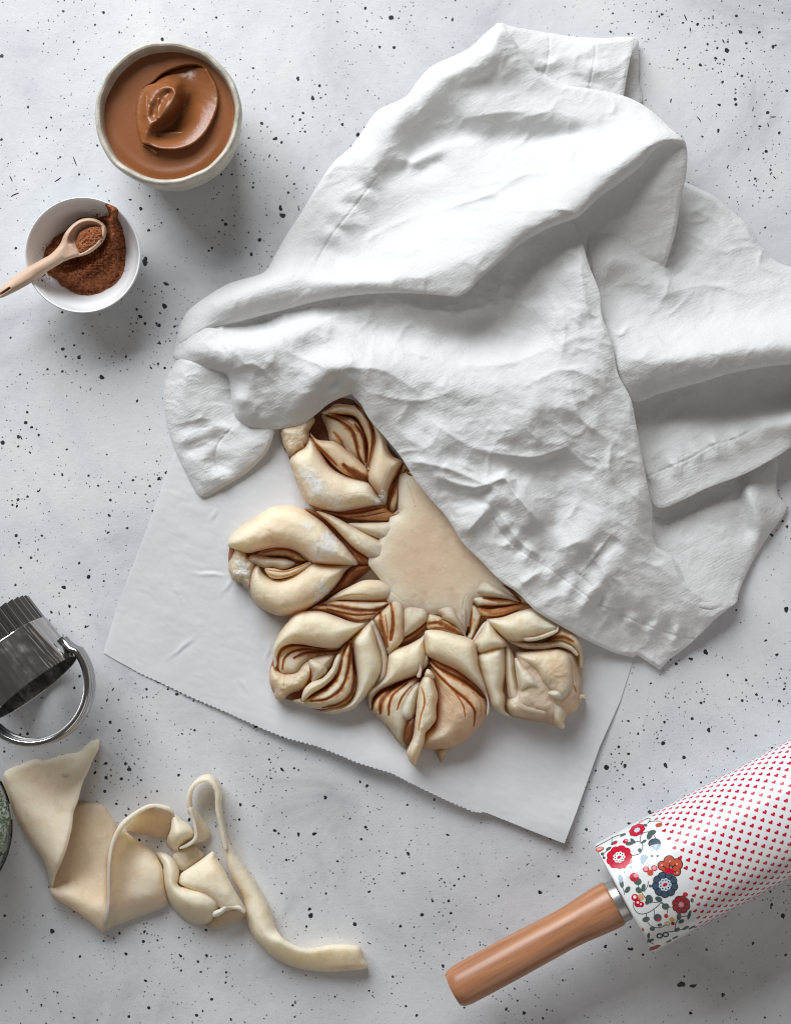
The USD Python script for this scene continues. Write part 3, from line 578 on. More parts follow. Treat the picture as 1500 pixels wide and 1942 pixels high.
for k, (z0, sg) in enumerate(((0.0, -1), (LB, 1))):
    zz = lambda v: z0 + sg * v
    pr = [(0, zz(0.0)), (0.0118, zz(0.0)), (0.0126, zz(0.0006)), (0.0126, zz(0.0056)), (0, zz(0.0056))]
    hd = [(0, zz(0.0052)), (0.0128, zz(0.0052)), (0.0136, zz(0.0064)), (0.0135, zz(0.012)), (0.0128, zz(0.021)), (0.0119, zz(0.031)), (0.0116, zz(0.040)), (0.0118, zz(0.055)), (0.0121, zz(0.075)), (0.0121, zz(0.095)), (0.0120, zz(0.106)), (0.0114, zz(0.1098)), (0.0100, zz(0.1122)), (0.005, zz(0.1130)), (0, zz(0.1131))]
    if sg < 0: pr, hd = pr[::-1], hd[::-1]
    q = [np.array(hd[0])]
    for a_, b_ in zip(hd[:-1], hd[1:]): q += [np.array(a_) + (np.array(b_) - np.array(a_)) * t for t in (0.5, 1.0)]
    obj('collar', on_pin(lathe(pr, 64)), 'grey_metal', pin, smooth=30)
    obj('handle', on_pin(lathe(q, 64)), 'handle_wood', pin, smooth=50)

def on_barrel(pts, eps):
    """The points of the barrel's glaze seen at these pixels."""
    g = W([p[0] for p in pts], [p[1] for p in pts], 0.0); o = np.array([0, 0, H]); d = g - o
    rel = o - p0; dp = d - (d @ pd)[:, None] * pd; rp = rel - (rel @ pd) * pd
    a = (dp ** 2).sum(1); b = 2 * dp @ rp; c = rp @ rp - (Rp + eps) ** 2
    t = (-b - np.sqrt(np.maximum(b * b - 4 * a * c, 0))) / (2 * a)
    return o + d * t[:, None]
decal = []
def begin(name): decal.append((name, {}))
def stick(poly, color, layer=1, sp=2.2):
    """poly: shapely shape in photo pixels -> mesh on the glaze."""
    for g in getattr(poly, 'geoms', [poly]):
        if g.is_empty or g.geom_type != 'Polygon': continue
        O = np.vstack([np.array(r.segmentize(1.6).coords)[:-1] for r in [g.exterior] + list(g.interiors)])
        x0, y0, x1, y1 = g.bounds
        gx, gy = np.meshgrid(np.arange(x0, x1, sp), np.arange(y0, y1, sp)); G = np.stack([gx.ravel(), gy.ravel()], 1)
        G = G[shapely.contains_xy(g.buffer(-0.6), G[:, 0], G[:, 1])] if g.area > 8 else G[:0]
        P = np.vstack([O, G]); F = Delaunay(P).simplices; c = P[F].mean(1); F = F[shapely.contains_xy(g.buffer(0.05), c[:, 0], c[:, 1])]
        a = P[F]; ar = (a[:, 1, 0] - a[:, 0, 0]) * (a[:, 2, 1] - a[:, 0, 1]) - (a[:, 1, 1] - a[:, 0, 1]) * (a[:, 2, 0] - a[:, 0, 0])
        F = F[np.abs(ar) > 1e-5]; ar = ar[np.abs(ar) > 1e-5]
        F = np.where((ar > 0)[:, None], F[:, ::-1], F)
        decal[-1][1].setdefault(color, []).append((on_barrel(P, 0.00003 + 0.000035 * layer), F))
tp = lambda x, y: (1100 + x / 5.0, 1500 + y / 5.0)
def ell(x, y, a, b=None, deg=0):
    b = a if b is None else b; t = np.linspace(0, 2 * np.pi, 28, endpoint=False); r = math.radians(deg)
    u, v = a * np.cos(t), b * np.sin(t)
    return Polygon([tp(x + uu * math.cos(r) - vv * math.sin(r), y + uu * math.sin(r) + vv * math.cos(r)) for uu, vv in zip(u, v)])
def squash(g, cx, cy, k, deg=61.7):          # foreshorten a flower along the turn of the barrel
    from shapely import affinity
    c = tp(cx, cy); return affinity.rotate(affinity.scale(affinity.rotate(g, -deg, origin=c), k, 1, origin=c), deg, origin=c)
def flower(x, y, rp, rc, n, col, rim=None, eye='print_white', re=0, k=1.0, dots=None, heart=None, rot=0.0, layer=1):
    begin('flower_print')
    pet = [(x + rp * math.cos(rot + i * 2 * math.pi / n), y + rp * math.sin(rot + i * 2 * math.pi / n)) for i in range(n)]
    blob = shapely.union_all([ell(px, py, rc) for px, py in pet] + [ell(x, y, rp)])
    if rim: stick(squash(blob.buffer(1.1), x, y, k), rim, layer)
    for (px, py) in (pet if rim else []): pass
    stick(squash(blob, x, y, k), col, layer + 1)
    if rim:
        for i in range(n):
            t = rot + (i + 0.5) * 2 * math.pi / n
            stick(squash(LineString([tp(x + rp * .55 * math.cos(t), y + rp * .55 * math.sin(t)), tp(x + (rp + rc * .55) * math.cos(t), y + (rp + rc * .55) * math.sin(t))]).buffer(0.7), x, y, k), rim, layer + 2)
    if re:
        m = max(8, n); wv = shapely.union_all([ell(x, y, re * .9)] + [ell(x + re * .78 * math.cos(i * 2 * math.pi / m), y + re * .78 * math.sin(i * 2 * math.pi / m), re * .3) for i in range(m)])
        stick(squash(wv, x, y, k), eye, layer + 3)
        if dots:
            for i in range(9): stick(squash(ell(x + re * .74 * math.cos(i * .698), y + re * .74 * math.sin(i * .698), re * .12), x, y, k), dots, layer + 4)
        if heart: stick(squash(ell(x, y, re * .4, re * .27, -30), x, y, k), heart, layer + 5)
occ = []
def vine(pts, w=7, col='print_green', layer=1):
    begin('vine_print')
    L = spline([(*tp(*p), 0) for p in pts], False, 1.0)[:, :2]; g = LineString(L).buffer(w / 10.0); stick(g, col, layer)
for v in ([(490,615),(560,600),(592,545),(585,500),(545,482),(470,505)], [(578,500),(570,440),(600,402),(650,390)], [(650,392),(690,412),(722,462)], [(150,532),(240,484),(330,436),(400,414),(432,420)], [(302,440),(300,492)],
          [(560,305),(640,262),(664,272),(640,312)], [(650,295),(700,288),(760,290)], [(545,890),(580,960),(640,1040),(700,1060),(770,1060),(820,1100)], [(610,960),(638,905),(650,862)], [(505,1060),(512,1120),(560,1168),(640,1160),(720,1110),(760,1070)],
          [(700,1125),(706,1185)], [(630,1170),(630,1230),(680,1288),(760,1300),(820,1270)], [(770,1070),(860,1110)], [(818,1190),(832,1122)], [(900,1320),(912,1250),(960,1200),(1020,1190)], [(830,1342),(925,1330),(1000,1305)], [(640,1440),(658,1385)], [(660,1440),(700,1458)], [(385,880),(415,950),(420,985)], [(275,560),(220,600),(225,640)]):
    vine(v)
for (x, y, a, b, dg) in ((662,420,26,48,25),(690,395,22,30,70),(605,482,28,12,-35),(470,502,40,17,-12),(500,478,32,16,45),(405,420,30,11,-28),(620,328,18,14,0),(322,495,36,14,-30),(270,550,30,13,-30),(212,600,18,14,0),(226,636,14,12,0),(565,566,17,19,0),
                         (392,880,20,44,-12),(450,940,22,36,35),(555,945,26,32,-45),(600,922,19,38,12),(655,1030,34,42,-20),(636,1060,20,24,30),(665,905,15,15,0),(745,1030,36,24,20),(810,1100,36,30,0),(625,1222,36,24,-20),(685,1312,25,20,0),(755,1276,23,15,-10),(938,1196,22,34,10),(960,1242,30,18,-25),
                         (1036,1180,15,46,18),(1062,1042,15,20,0),(920,1322,28,17,-30),(1002,1305,36,13,-28),(650,1376,14,26,8),(668,1424,36,13,-22),(1062,1300,40,8,-27),(842,1430,30,8,-27),(902,1395,30,8,-27),(545,862,38,34,20)):
    begin('leaf_print'); stick(ell(x, y, a, b, dg), 'print_green', 2)
begin('leaf_print'); stick(ell(382,835,24,40,-6), 'print_blue', 3)
begin('leaf_print'); stick(ell(605,640,40,32,-30), 'print_blue', 2); stick(ell(592,672,22,28,0), 'print_blue', 3); vine([(622,668),(650,715)], 7, 'print_blue')
vine([(462,830),(440,810),(422,778)], 6, 'print_blue'); vine([(506,778),(500,750),(482,728)], 6, 'print_blue'); begin('bud_print'); stick(ell(420,774,11), 'print_blue', 3); stick(ell(480,727,12), 'print_blue', 3)
begin('flower_print')
for (x, y, c) in ((624,746,'print_red'),(702,736,'print_red'),(665,780,'print_orange')): stick(ell(x, y, 30, 28), c, 3)
stick(ell(624,744,20), 'print_pink', 4); stick(ell(702,735,20), 'print_pink', 4)
begin('bud_print'); stick(ell(512,822,44,42), 'print_red', 4); stick(ell(530,805,24,20), 'print_pink', 5); stick(ell(500,838,20,14), 'print_dark_red', 5)
begin('bud_print'); stick(ell(430,480,28,19,-25), 'print_red', 4); stick(ell(438,474,12,9), 'print_pink', 5); begin('bud_print'); stick(ell(332,496,22,12,-28), 'print_red', 4); begin('bud_print'); stick(ell(186,556,42,22,-18), 'print_orange', 3); stick(ell(186,552,30,12,-18), 'print_pink', 4)
begin('butterfly_print')
for (x, y, r, c) in ((520,1015,34,'print_red'),(576,1012,31,'print_yellow'),(547,1072,34,'print_red'),(580,1080,26,'print_red'),(545,1035,24,'print_red')): stick(ell(x, y, r), c, 3)
for (x, y, r) in ((518,1010,16),(575,1010,14),(547,1062,12),(576,1078,9)): stick(ell(x, y, r), 'print_white' if r != 14 else 'print_pink', 5)
flower(370, 632, 78, 44, 9, 'print_red', 'print_dark_red', 'print_white', 56, 0.86, 'print_black', 'print_red'); stick(ell(415,705,28,36,10), 'print_red', 3); stick(ell(465,672,34,28), 'print_pink', 1)
flower(540, 374, 50, 28, 8, 'print_red', 'print_dark_red', 'print_pale_blue', 30, 0.66, None, None)
begin('bell_flower_print'); stick(ell(705,500,60,46,-8).difference(ell(712,552,80,42,-8)), 'print_black', 2); stick(ell(705,500,54,40,-8).difference(ell(712,552,80,42,-8)), 'print_slate', 3)
stick(Polygon([tp(*p) for p in ((672,528),(768,505),(760,545),(718,572),(690,548))]), 'print_blue', 3); stick(Polygon([tp(*p) for p in ((690,515),(740,505),(716,558))]), 'print_pale_blue', 4)
vine([(686,556),(664,590),(680,620)], 6, 'print_blue'); vine([(748,562),(758,595),(734,618)], 6, 'print_blue'); begin('bud_print'); stick(ell(680,620,11), 'print_slate', 3); stick(ell(733,620,12), 'print_slate', 3)
begin('flower_print')
op = [(845,668,47),(918,700,50),(778,712,38),(912,768,38),(815,742,36)]
stick(shapely.union_all([ell(x, y, r + 8) for x, y, r in op]), 'print_black', 2); stick(shapely.union_all([ell(x, y, r) for x, y, r in op]), 'print_orange', 3); stick(ell(845,762,48,30,15), 'print_red', 5)
for (a, b) in (((850,720),(850,672)),((868,730),(918,698)),((812,735),(775,708)),((880,760),(920,780))): stick(LineString([tp(*a), tp(*b)]).buffer(1.0), 'print_black', 4); stick(ell(*b, 10), 'print_pink', 5)
flower(805, 893, 78, 42, 9, 'print_slate', 'print_black', 'print_pale_blue', 58, 1.0, 'print_black', 'print_red', 0.2, 4)
flower(958, 1083, 50, 34, 8, 'print_dark_red', 'print_black', 'print_pink', 26, 1.0, 'print_dark_red', None, 0.3, 2); stick(ell(998,985,24,20), 'print_red', 5)
begin('bud_print'); stick(ell(735,1206,38,36), 'print_slate', 3); stick(ell(744,1226,20,16), 'print_red', 4); begin('bud_print'); stick(ell(816,1190,20,19), 'print_red', 3); begin('bud_print'); stick(ell(872,1225,24,22), 'print_yellow', 3); stick(ell(828,1264,26,22).difference(ell(828,1264,16,12)), 'print_yellow', 3); stick(ell(880,1262,18,16), 'print_dark_red', 3)
begin('flower_print')
for (x, y) in ((755,1380),(812,1368)): stick(ell(x, y, 32, 26).difference(ell(x, y, 19, 13)), 'print_slate', 3)
begin('flower_print'); stick(ell(708,1492,60,16,-22), 'print_dark_red', 2); begin('bud_print'); stick(ell(595,1320,11,15), 'print_orange', 2); begin('flower_print'); stick(ell(746,326,34,20,-15), 'print_orange', 2); begin('bud_print'); stick(ell(580,290,26,11,-30), 'print_pink', 2)
NAMES = {'print_red': 'red_print', 'print_green': 'green_print', 'print_slate': 'slate_print', 'print_orange': 'orange_print', 'print_dark_red': 'dark_red_print', 'print_white': 'flower_eye', 'print_black': 'outline', 'print_blue': 'blue_print', 'print_pale_blue': 'pale_blue_print', 'print_pink': 'pink_print', 'print_yellow': 'yellow_print'}
for nm, by in decal:
    first = None
    for c, ms in sorted(by.items(), key=lambda kv: -sum(len(m[1]) for m in kv[1])):
        o = obj(nm if first is None else NAMES[c], join(ms), c, pin if first is None else first, smooth=False, kind='stuff' if len(ms) > 1 else None)
        first = first or o
# hearts: a staggered lattice over the rest of the barrel, their tips along the turn of the barrel
t = np.linspace(0, 2 * np.pi, 17)[:-1]
hx = 16 * np.sin(t) ** 3; hy = 13 * np.cos(t) - 5 * np.cos(2 * t) - 2 * np.cos(3 * t) - np.cos(4 * t)
hs = []
blocked = [ (*tp(845,700),11), (*tp(918,720),13), (*tp(958,1083),17), (*tp(805,893),24), (*tp(1036,1180),10), (*tp(705,510),14), (*tp(746,326),10), (*tp(1000,1305),12), (*tp(1062,1300),9) ]
ref = on_barrel([(1305.5, 1631.8)], 0)[0] - p0; tref = ref @ pd; aref = math.atan2(ref[2], ref @ pside)
dt, da = 0.00338, 0.00318 / Rp
for i in range(-16, 75):
    for j in range(-22, 23):
        if (i + j) % 2: continue
        tt, aa = tref + i * dt, aref + j * da            # angle from pside (up the picture) over the top
        if tt > LB - 0.01 or not -0.15 < aa < math.pi + 0.15: continue
        if tt < np.interp(math.degrees(aa), [40, 90, 120, 150], [0.0385, 0.0375, 0.031, 0.027]): continue
        cpt = p0 + pd * tt + Rp * (math.cos(aa) * pside + math.sin(aa) * np.array([0, 0, 1]))
        k = (H - cpt[2]) * S; px, py = cpt[0] / k + 750, 971 - cpt[1] / k
        if any((px - bx) ** 2 + (py - by) ** 2 < br ** 2 for bx, by, br in blocked): continue
        sc = 0.00138 / 16
        # hy positive = lobes; tip towards growing angle -> lobes towards smaller angle
        u = hx * sc; v = -hy * sc; an = aa + v / Rp; rr = Rp + 0.00004
        ring = p0 + pd * (tt + u)[:, None] + rr * (np.cos(an)[:, None] * pside + np.sin(an)[:, None] * np.array([0, 0, 1]))
        c0 = p0 + pd * tt + rr * (math.cos(aa) * pside + math.sin(aa) * np.array([0, 0, 1]))
        n = len(ring); hs.append((np.vstack([ring, c0]), np.array([[q, (q + 1) % n, n] for q in range(n)])))
hm = join(hs)
hp2 = obj('heart_print', hm, 'print_red', pin, smooth=False, kind='stuff')
# ---------------- crumpled linen napkin, sculpted fold by fold (pixels, pixels, millimetres) ----------------
def crumple(amp, scale, seed, deg=-24.0, stretch=1.8):
    c, s_ = math.cos(math.radians(deg)), math.sin(math.radians(deg))
    def f(x, y):
        wx = x + 22 * nz(x, y, 45, seed + 1, 3); wy = y + 22 * nz(x + 91, y, 45, seed + 2, 3)
        u, v = (wx * c + wy * s_) / stretch, -wx * s_ + wy * c
        soft = nz(u, v, scale * 1.7, seed + 3, 3) * 2.6
        # thin raised creases along the zero lines of two noises, broken up by a third
        n1 = nz(u + 37, v - 20, scale * 1.5, seed + 4, 2) * 3; n2 = nz(v * .8 - u * .6, u * .8 + v * .6, scale * 0.9, seed + 6, 2) * 3
        g1 = sm(-0.2, 0.2, nz(x, y, 60, seed + 11, 2)); g2 = sm(-0.12, 0.2, nz(x + 50, y - 70, 50, seed + 12, 2))
        cr = np.exp(-(np.sqrt(n1 ** 2 + .015) - .122) * 3.8) * g1 + 0.6 * np.exp(-(np.sqrt(n2 ** 2 + .02) - .141) * 3.4) * g2
        fine = nz(wx, wy, scale * 0.33, seed + 7, 3)
        return amp * (1.15 * soft + 1.0 * cr + 0.22 * fine)
    return f
def cloth(name, outline, ctrl, R=2.6, T=0.6, lin=0.5, amp=1.0, scale=34, seed=0, skirt=0.8, floor=None, inset=1.0, corners=(), sp=2.2, seams=(), fade=7, creases=(), smooth_it=6, big=0.6, **kw):
    cr = crumple(amp, scale, seed, **kw)
    def fn(x, y, z, d):
        z = z + cr(x, y) * (0.25 + 0.75 * sm(0, fade, d))
        q = (nz(x + 20 * nz(x, y, 70, seed + 51, 2), y, 62, seed + 52, 2) * 2); z = z + big * (q + 0.8 * (0.5 - np.abs(q)) ) * sm(0, 30, d)
        for line, h, w in creases:
            L = spline([(*q, 0) for q in line], False, 2.0); dd, ii = seg_dist(np.stack([x, y], 1), L)
            t = ii / max(1, len(L) - 1); z = z + h * np.sin(np.pi * np.clip(0.08 + 0.84 * t, 0, 1)) ** 0.7 * np.exp(-(np.sqrt(dd ** 2 + 7) - 2.6) / w)
        for line in seams:      # a stitched hem: groove with puckers across it
            L = spline([(*q, 0) for q in line], False, 1.5); dd, ii = seg_dist(np.stack([x, y], 1), L)
            z = z - 0.55 * np.exp(-(dd / 1.9) ** 2) + 1.3 * np.sin(ii * 0.21 + 5 * nz(x, y, 50, seed + 15)) * np.exp(-(dd / 22) ** 2) * (1 + 2 * nz(x, y, 40, seed + 16))
        return np.maximum(z, 0.5)
    m = patch(outline, ctrl=ctrl, R=R, T=T, sp=sp, lin=lin, smooth_it=smooth_it, skirt=skirt, floor=floor, inset=inset, corners=corners, seed=seed, fn=fn)
    return m[:2]
nap_o = W(900, 600, 0.0)
napkin = thing('linen_napkin', 'crumpled white linen napkin draped over the star bread', 'napkin', nap_o)

m = cloth('upper', [(336,652),(340,620),(358,588),(398,558),(432,538),(460,529),(492,520),(506,510),(527,474),(549,436),(570,405),(601,353),(632,308),(667,276),(705,221),(723,204),(768,183),(794,150),(820,124),(885,93),(920,62),(944,42),(968,64),(988,96),(1020,138),(1052,156),(1124,168),(1180,180),(1216,196),(1248,220),(1272,244),(1296,262),(1302,276),(1290,272),(1268,270),(1244,280),(1216,314),(1180,343),(1140,371),(1096,411),(1072,420),(1032,436),(988,461),(952,492),(905,533),(888,552),(866,562),(840,560),(780,556),(720,556),(652,562),(600,571),(550,584),(500,597),(450,610),(400,622),(368,640),(350,652)],
 [[(336,652,4),(340,620,3),(358,588,3),(398,558,4),(432,538,6),(460,529,9),(492,520,10),(506,510,7),(549,436,3),(601,353,3),(667,276,3),(723,204,4),(768,183,7),(820,124,8),(885,93,9),(944,42,13)],
  [(770,190,12),(750,228,14),(725,308,12),(704,349,10),(668,398,7.5),(630,446,5),(602,490,5)],
  [(640,330,4.5),(600,420,4)],
  [(800,178,15),(850,143,20),(900,108,24),(944,62,25)],
  [(860,170,15),(920,150,17)],
  [(745,330,5),(778,302,5),(830,272,4.5),(885,258,6)],
  [(790,240,7),(840,215,8)],
  [(726,318,7.5),(792,299,8),(885,267,8.5)],[(760,335,5.5),(830,305,6)],
  [(946,60,25),(970,90,21),(1000,130,17),(1052,158,14),(1124,170,15),(1200,190,19),(1260,232,28)],
  [(900,212,16),(960,208,18),(1032,221,19),(1090,228,19.5),(1145,236,21)],
  [(935,262,9),(980,264,11),(1040,262,14),(1100,254,18)],
  [(960,150,17),(1010,175,16),(1090,195,16),(1150,205,19)],
  [(640,485,5),(690,430,6.5),(740,385,7.5),(850,320,11)],
  [(690,496,10),(780,450,19),(880,395,26),(980,350,31),(1080,308,34),(1180,270,37),(1240,245,37)],
  [(700,470,8),(800,400,13),(900,340,19),(1000,305,24),(1100,275,28)],
  [(400,570,13),(450,548,18),(520,530,22),(600,528,24),(700,529,29),(780,525,35),(850,510,42),(920,484,46),(990,443,49),(1060,408,50),(1130,360,49),(1200,311,46),(1255,266,42),(1288,266,38)],
  [(365,640,10),(400,622,14),(450,610,15.5),(500,597,16.5),(550,584,17.5),(600,571,19),(652,562,22),(720,556,27),(780,556,33),(866,561,40),(905,533,43),(952,492,45),(988,461,46),(1032,436,46),(1072,420,46),(1096,411,46),(1140,371,45),(1180,343,42),(1216,314,41),(1244,280,40),(1300,276,35)],
  [(640,520,19),(720,515,21)]],
 corners=(21,32,44), lin=0.4, amp=1.1, seed=1, seams=[[(720,330),(702,352),(667,398),(629,446),(601,495)]], R=3, T=0.7, creases=[([(830,400),(920,370),(990,332)],1.6,6),([(861,388),(900,376),(940,366)],1.0,4),([(768,484),(780,478),(792,470)],1.2,4),([(882,224),(940,214),(1000,210)],1.4,6),([(908,352),(1000,330),(1076,324)],1.3,6),([(900,392),(990,398),(1084,396)],1.0,6),([(1080,300),(1086,285),(1092,276)],1.2,5),([(1048,392),(1075,398),(1092,404)],1.3,5),([(1150,180),(1165,196),(1160,215)],1.2,5),([(960,100),(950,130),(960,160)],1.2,6),([(700,450),(760,420),(800,405)],1.0,6),([(960,300),(1060,280),(1130,262)],1.0,6)])
obj('upper_fold', m, 'linen', napkin, smooth=True)

m = cloth('pocket', [(1292,262),(1303,284),(1301,330),(1291,380),(1281,440),(1269,480),(1256,513),(1236,507),(1200,505),(1150,505),(1112,505),(1095,470),(1080,440),(1075,405),(1120,370),(1200,300),(1260,250)],
 [[(1292,266,34),(1303,284,33),(1301,330,29),(1291,380,25),(1281,440,21),(1269,480,18),(1256,513,14)],[(1236,507,15),(1200,505,18),(1150,505,20),(1112,505,22)],[(1080,440,20),(1090,420,20),(1140,380,21),(1200,330,23),(1250,285,28)],
  [(1125,440,21),(1170,415,24),(1225,370,28),(1265,320,31)],[(1150,470,19),(1200,455,21),(1250,440,21)],[(1180,490,21),(1230,490,18)]], seed=2, amp=0.9, R=3, T=0.8)
obj('pocket_fold', m, 'linen', napkin, smooth=True)

m = cloth('right', [(1230,330),(1270,340),(1296,344),(1324,356),(1356,372),(1384,396),(1416,424),(1440,460),(1468,492),(1500,506),(1560,520),(1560,682),(1500,690),(1440,697),(1380,709),(1340,722),(1300,733),(1250,747),(1208,762),(1180,745),(1150,640),(1120,520),(1110,450),(1150,400)],
 [[(1270,340,4),(1296,344,4),(1356,372,4),(1416,424,4),(1468,492,5),(1560,520,6)],[(1300,420,7),(1290,500,8),(1275,525,10)],[(1345,470,9),(1400,520,11),(1470,550,13)],[(1120,500,22),(1160,497,24),(1200,502,22),(1250,518,18),(1295,546,16),(1340,595,17)],
  [(1155,545,17),(1200,562,18),(1250,575,18)],[(1150,620,30),(1220,620,27),(1300,622,24),(1400,610,24),(1500,600,24)],[(1170,680,34),(1220,682,39),(1300,678,43),(1400,662,45),(1500,650,45),(1560,643,45)],
  [(1180,745,28),(1208,762,25),(1250,747,27),(1300,733,31),(1340,722,35),(1380,709,38),(1440,697,40),(1500,690,40),(1560,682,40)]], seed=3, amp=1.15, R=8, T=2.4, deg=-15, creases=[([(1160,622),(1176,634),(1192,618)],1.6,4),([(1220,634),(1245,640),(1260,655)],1.2,5),([(1320,400),(1360,420),(1400,470)],1.2,6),([(1300,440),(1340,460),(1360,500)],1.2,6),([(1450,470),(1440,500),(1480,520)],1.4,5),([(1260,560),(1340,540),(1420,560)],1.2,7)])
obj('right_fold', m, 'linen', napkin, smooth=True)

m = cloth('flap', [(1190,730),(1250,715),(1330,700),(1400,688),(1500,668),(1560,660),(1560,822),(1500,848),(1480,862),(1440,885),(1400,904),(1340,926),(1300,946),(1266,961),(1248,963),(1237,952),(1228,920),(1212,860),(1200,800)],
 [[(1190,730,8),(1250,715,6),(1400,688,6),(1560,660,6)],[(1215,800,9),(1320,775,5),(1420,755,5),(1540,735,5)],[(1240,830,10),(1300,815,12),(1360,800,10),(1440,790,11),(1540,770,12)],
  [(1230,890,14),(1300,868,16.5),(1380,835,18),(1460,800,18.5),(1550,765,19)],[(1237,955,15),(1300,944,16),(1400,902,17),(1500,846,18),(1560,820,19)],[(1320,900,16),(1400,868,17),(1480,830,18)]],
 seed=4, amp=0.9, R=2.0, T=0.5, deg=-25, seams=[[(1225,905),(1260,890),(1310,868),(1350,845),(1400,830),(1450,800)]])
obj('hem_flap', m, 'linen', napkin, smooth=True)

m = cloth('lower_right', [(1225,900),(1300,880),(1400,850),(1470,862),(1472,912),(1476,940),(1492,958),(1487,976),(1464,1007),(1443,1038),(1427,1066),(1409,1103),(1401,1125),(1394,1146),(1362,1155),(1320,1150),(1275,1115),(1250,1080),(1232,1040),(1222,980)],
 [[(1240,980,4),(1300,930,3.5),(1400,880,4),(1460,870,4)],[(1260,1010,6),(1330,1000,5.5),(1395,960,5)],[(1280,1070,12),(1298,1103,14),(1330,1130,13),(1362,1144,12),(1394,1144,9)],[(1320,1060,9),(1370,1040,7)],
  [(1472,912,4),(1487,976,4),(1443,1038,3.5),(1409,1103,5)],[(1412,896,7),(1417,942,11),(1428,970,12),(1436,995,11),(1443,1025,6)],[(1405,930,5),(1412,965,5),(1424,1005,5)],[(1450,930,6),(1465,965,6)],[(1250,1040,12),(1225,980,10)]], seed=5, amp=0.9, R=2.6, T=0.8, skirt=2.2)
obj('lower_fold', m, 'linen', napkin, smooth=True)

m = cloth('corner', [(345,668),(330,690),(314,722),(310,754),(316,798),(328,842),(344,878),(364,918),(381,942),(400,938),(420,926),(460,902),(488,878),(508,854),(518,828),(522,800),(500,770),(470,720),(420,670)],
 [[(330,690,3),(310,754,3),(328,842,2.5),(364,918,2.5),(381,942,3),(420,926,3),(460,902,4),(488,878,5),(508,854,7),(520,820,9)],[(345,700,9),(345,740,9),(350,775,8)],[(336,800,6),(380,795,8)],[(352,835,8),(392,822,7)],[(350,818,5.5),(395,806,5.5)],[(362,870,7.5),(400,852,6)],[(360,855,5),(395,838,4.5)],[(385,905,7),(415,895,6)],
  [(412,836,3.5),(418,862,3.5),(420,890,3.5)],[(440,850,8),(450,880,7)],[(430,835,7),(470,845,8.5),(495,835,9)],[(400,735,6),(425,760,5),(440,800,5),(480,820,7)]], seed=6, amp=0.7, scale=22, R=2.6, T=0.8, skirt=1.6, lin=0.4, deg=-8, seams=[[(440,812),(415,840),(408,870),(420,905)]])
obj('corner', m, 'linen', napkin, smooth=True)

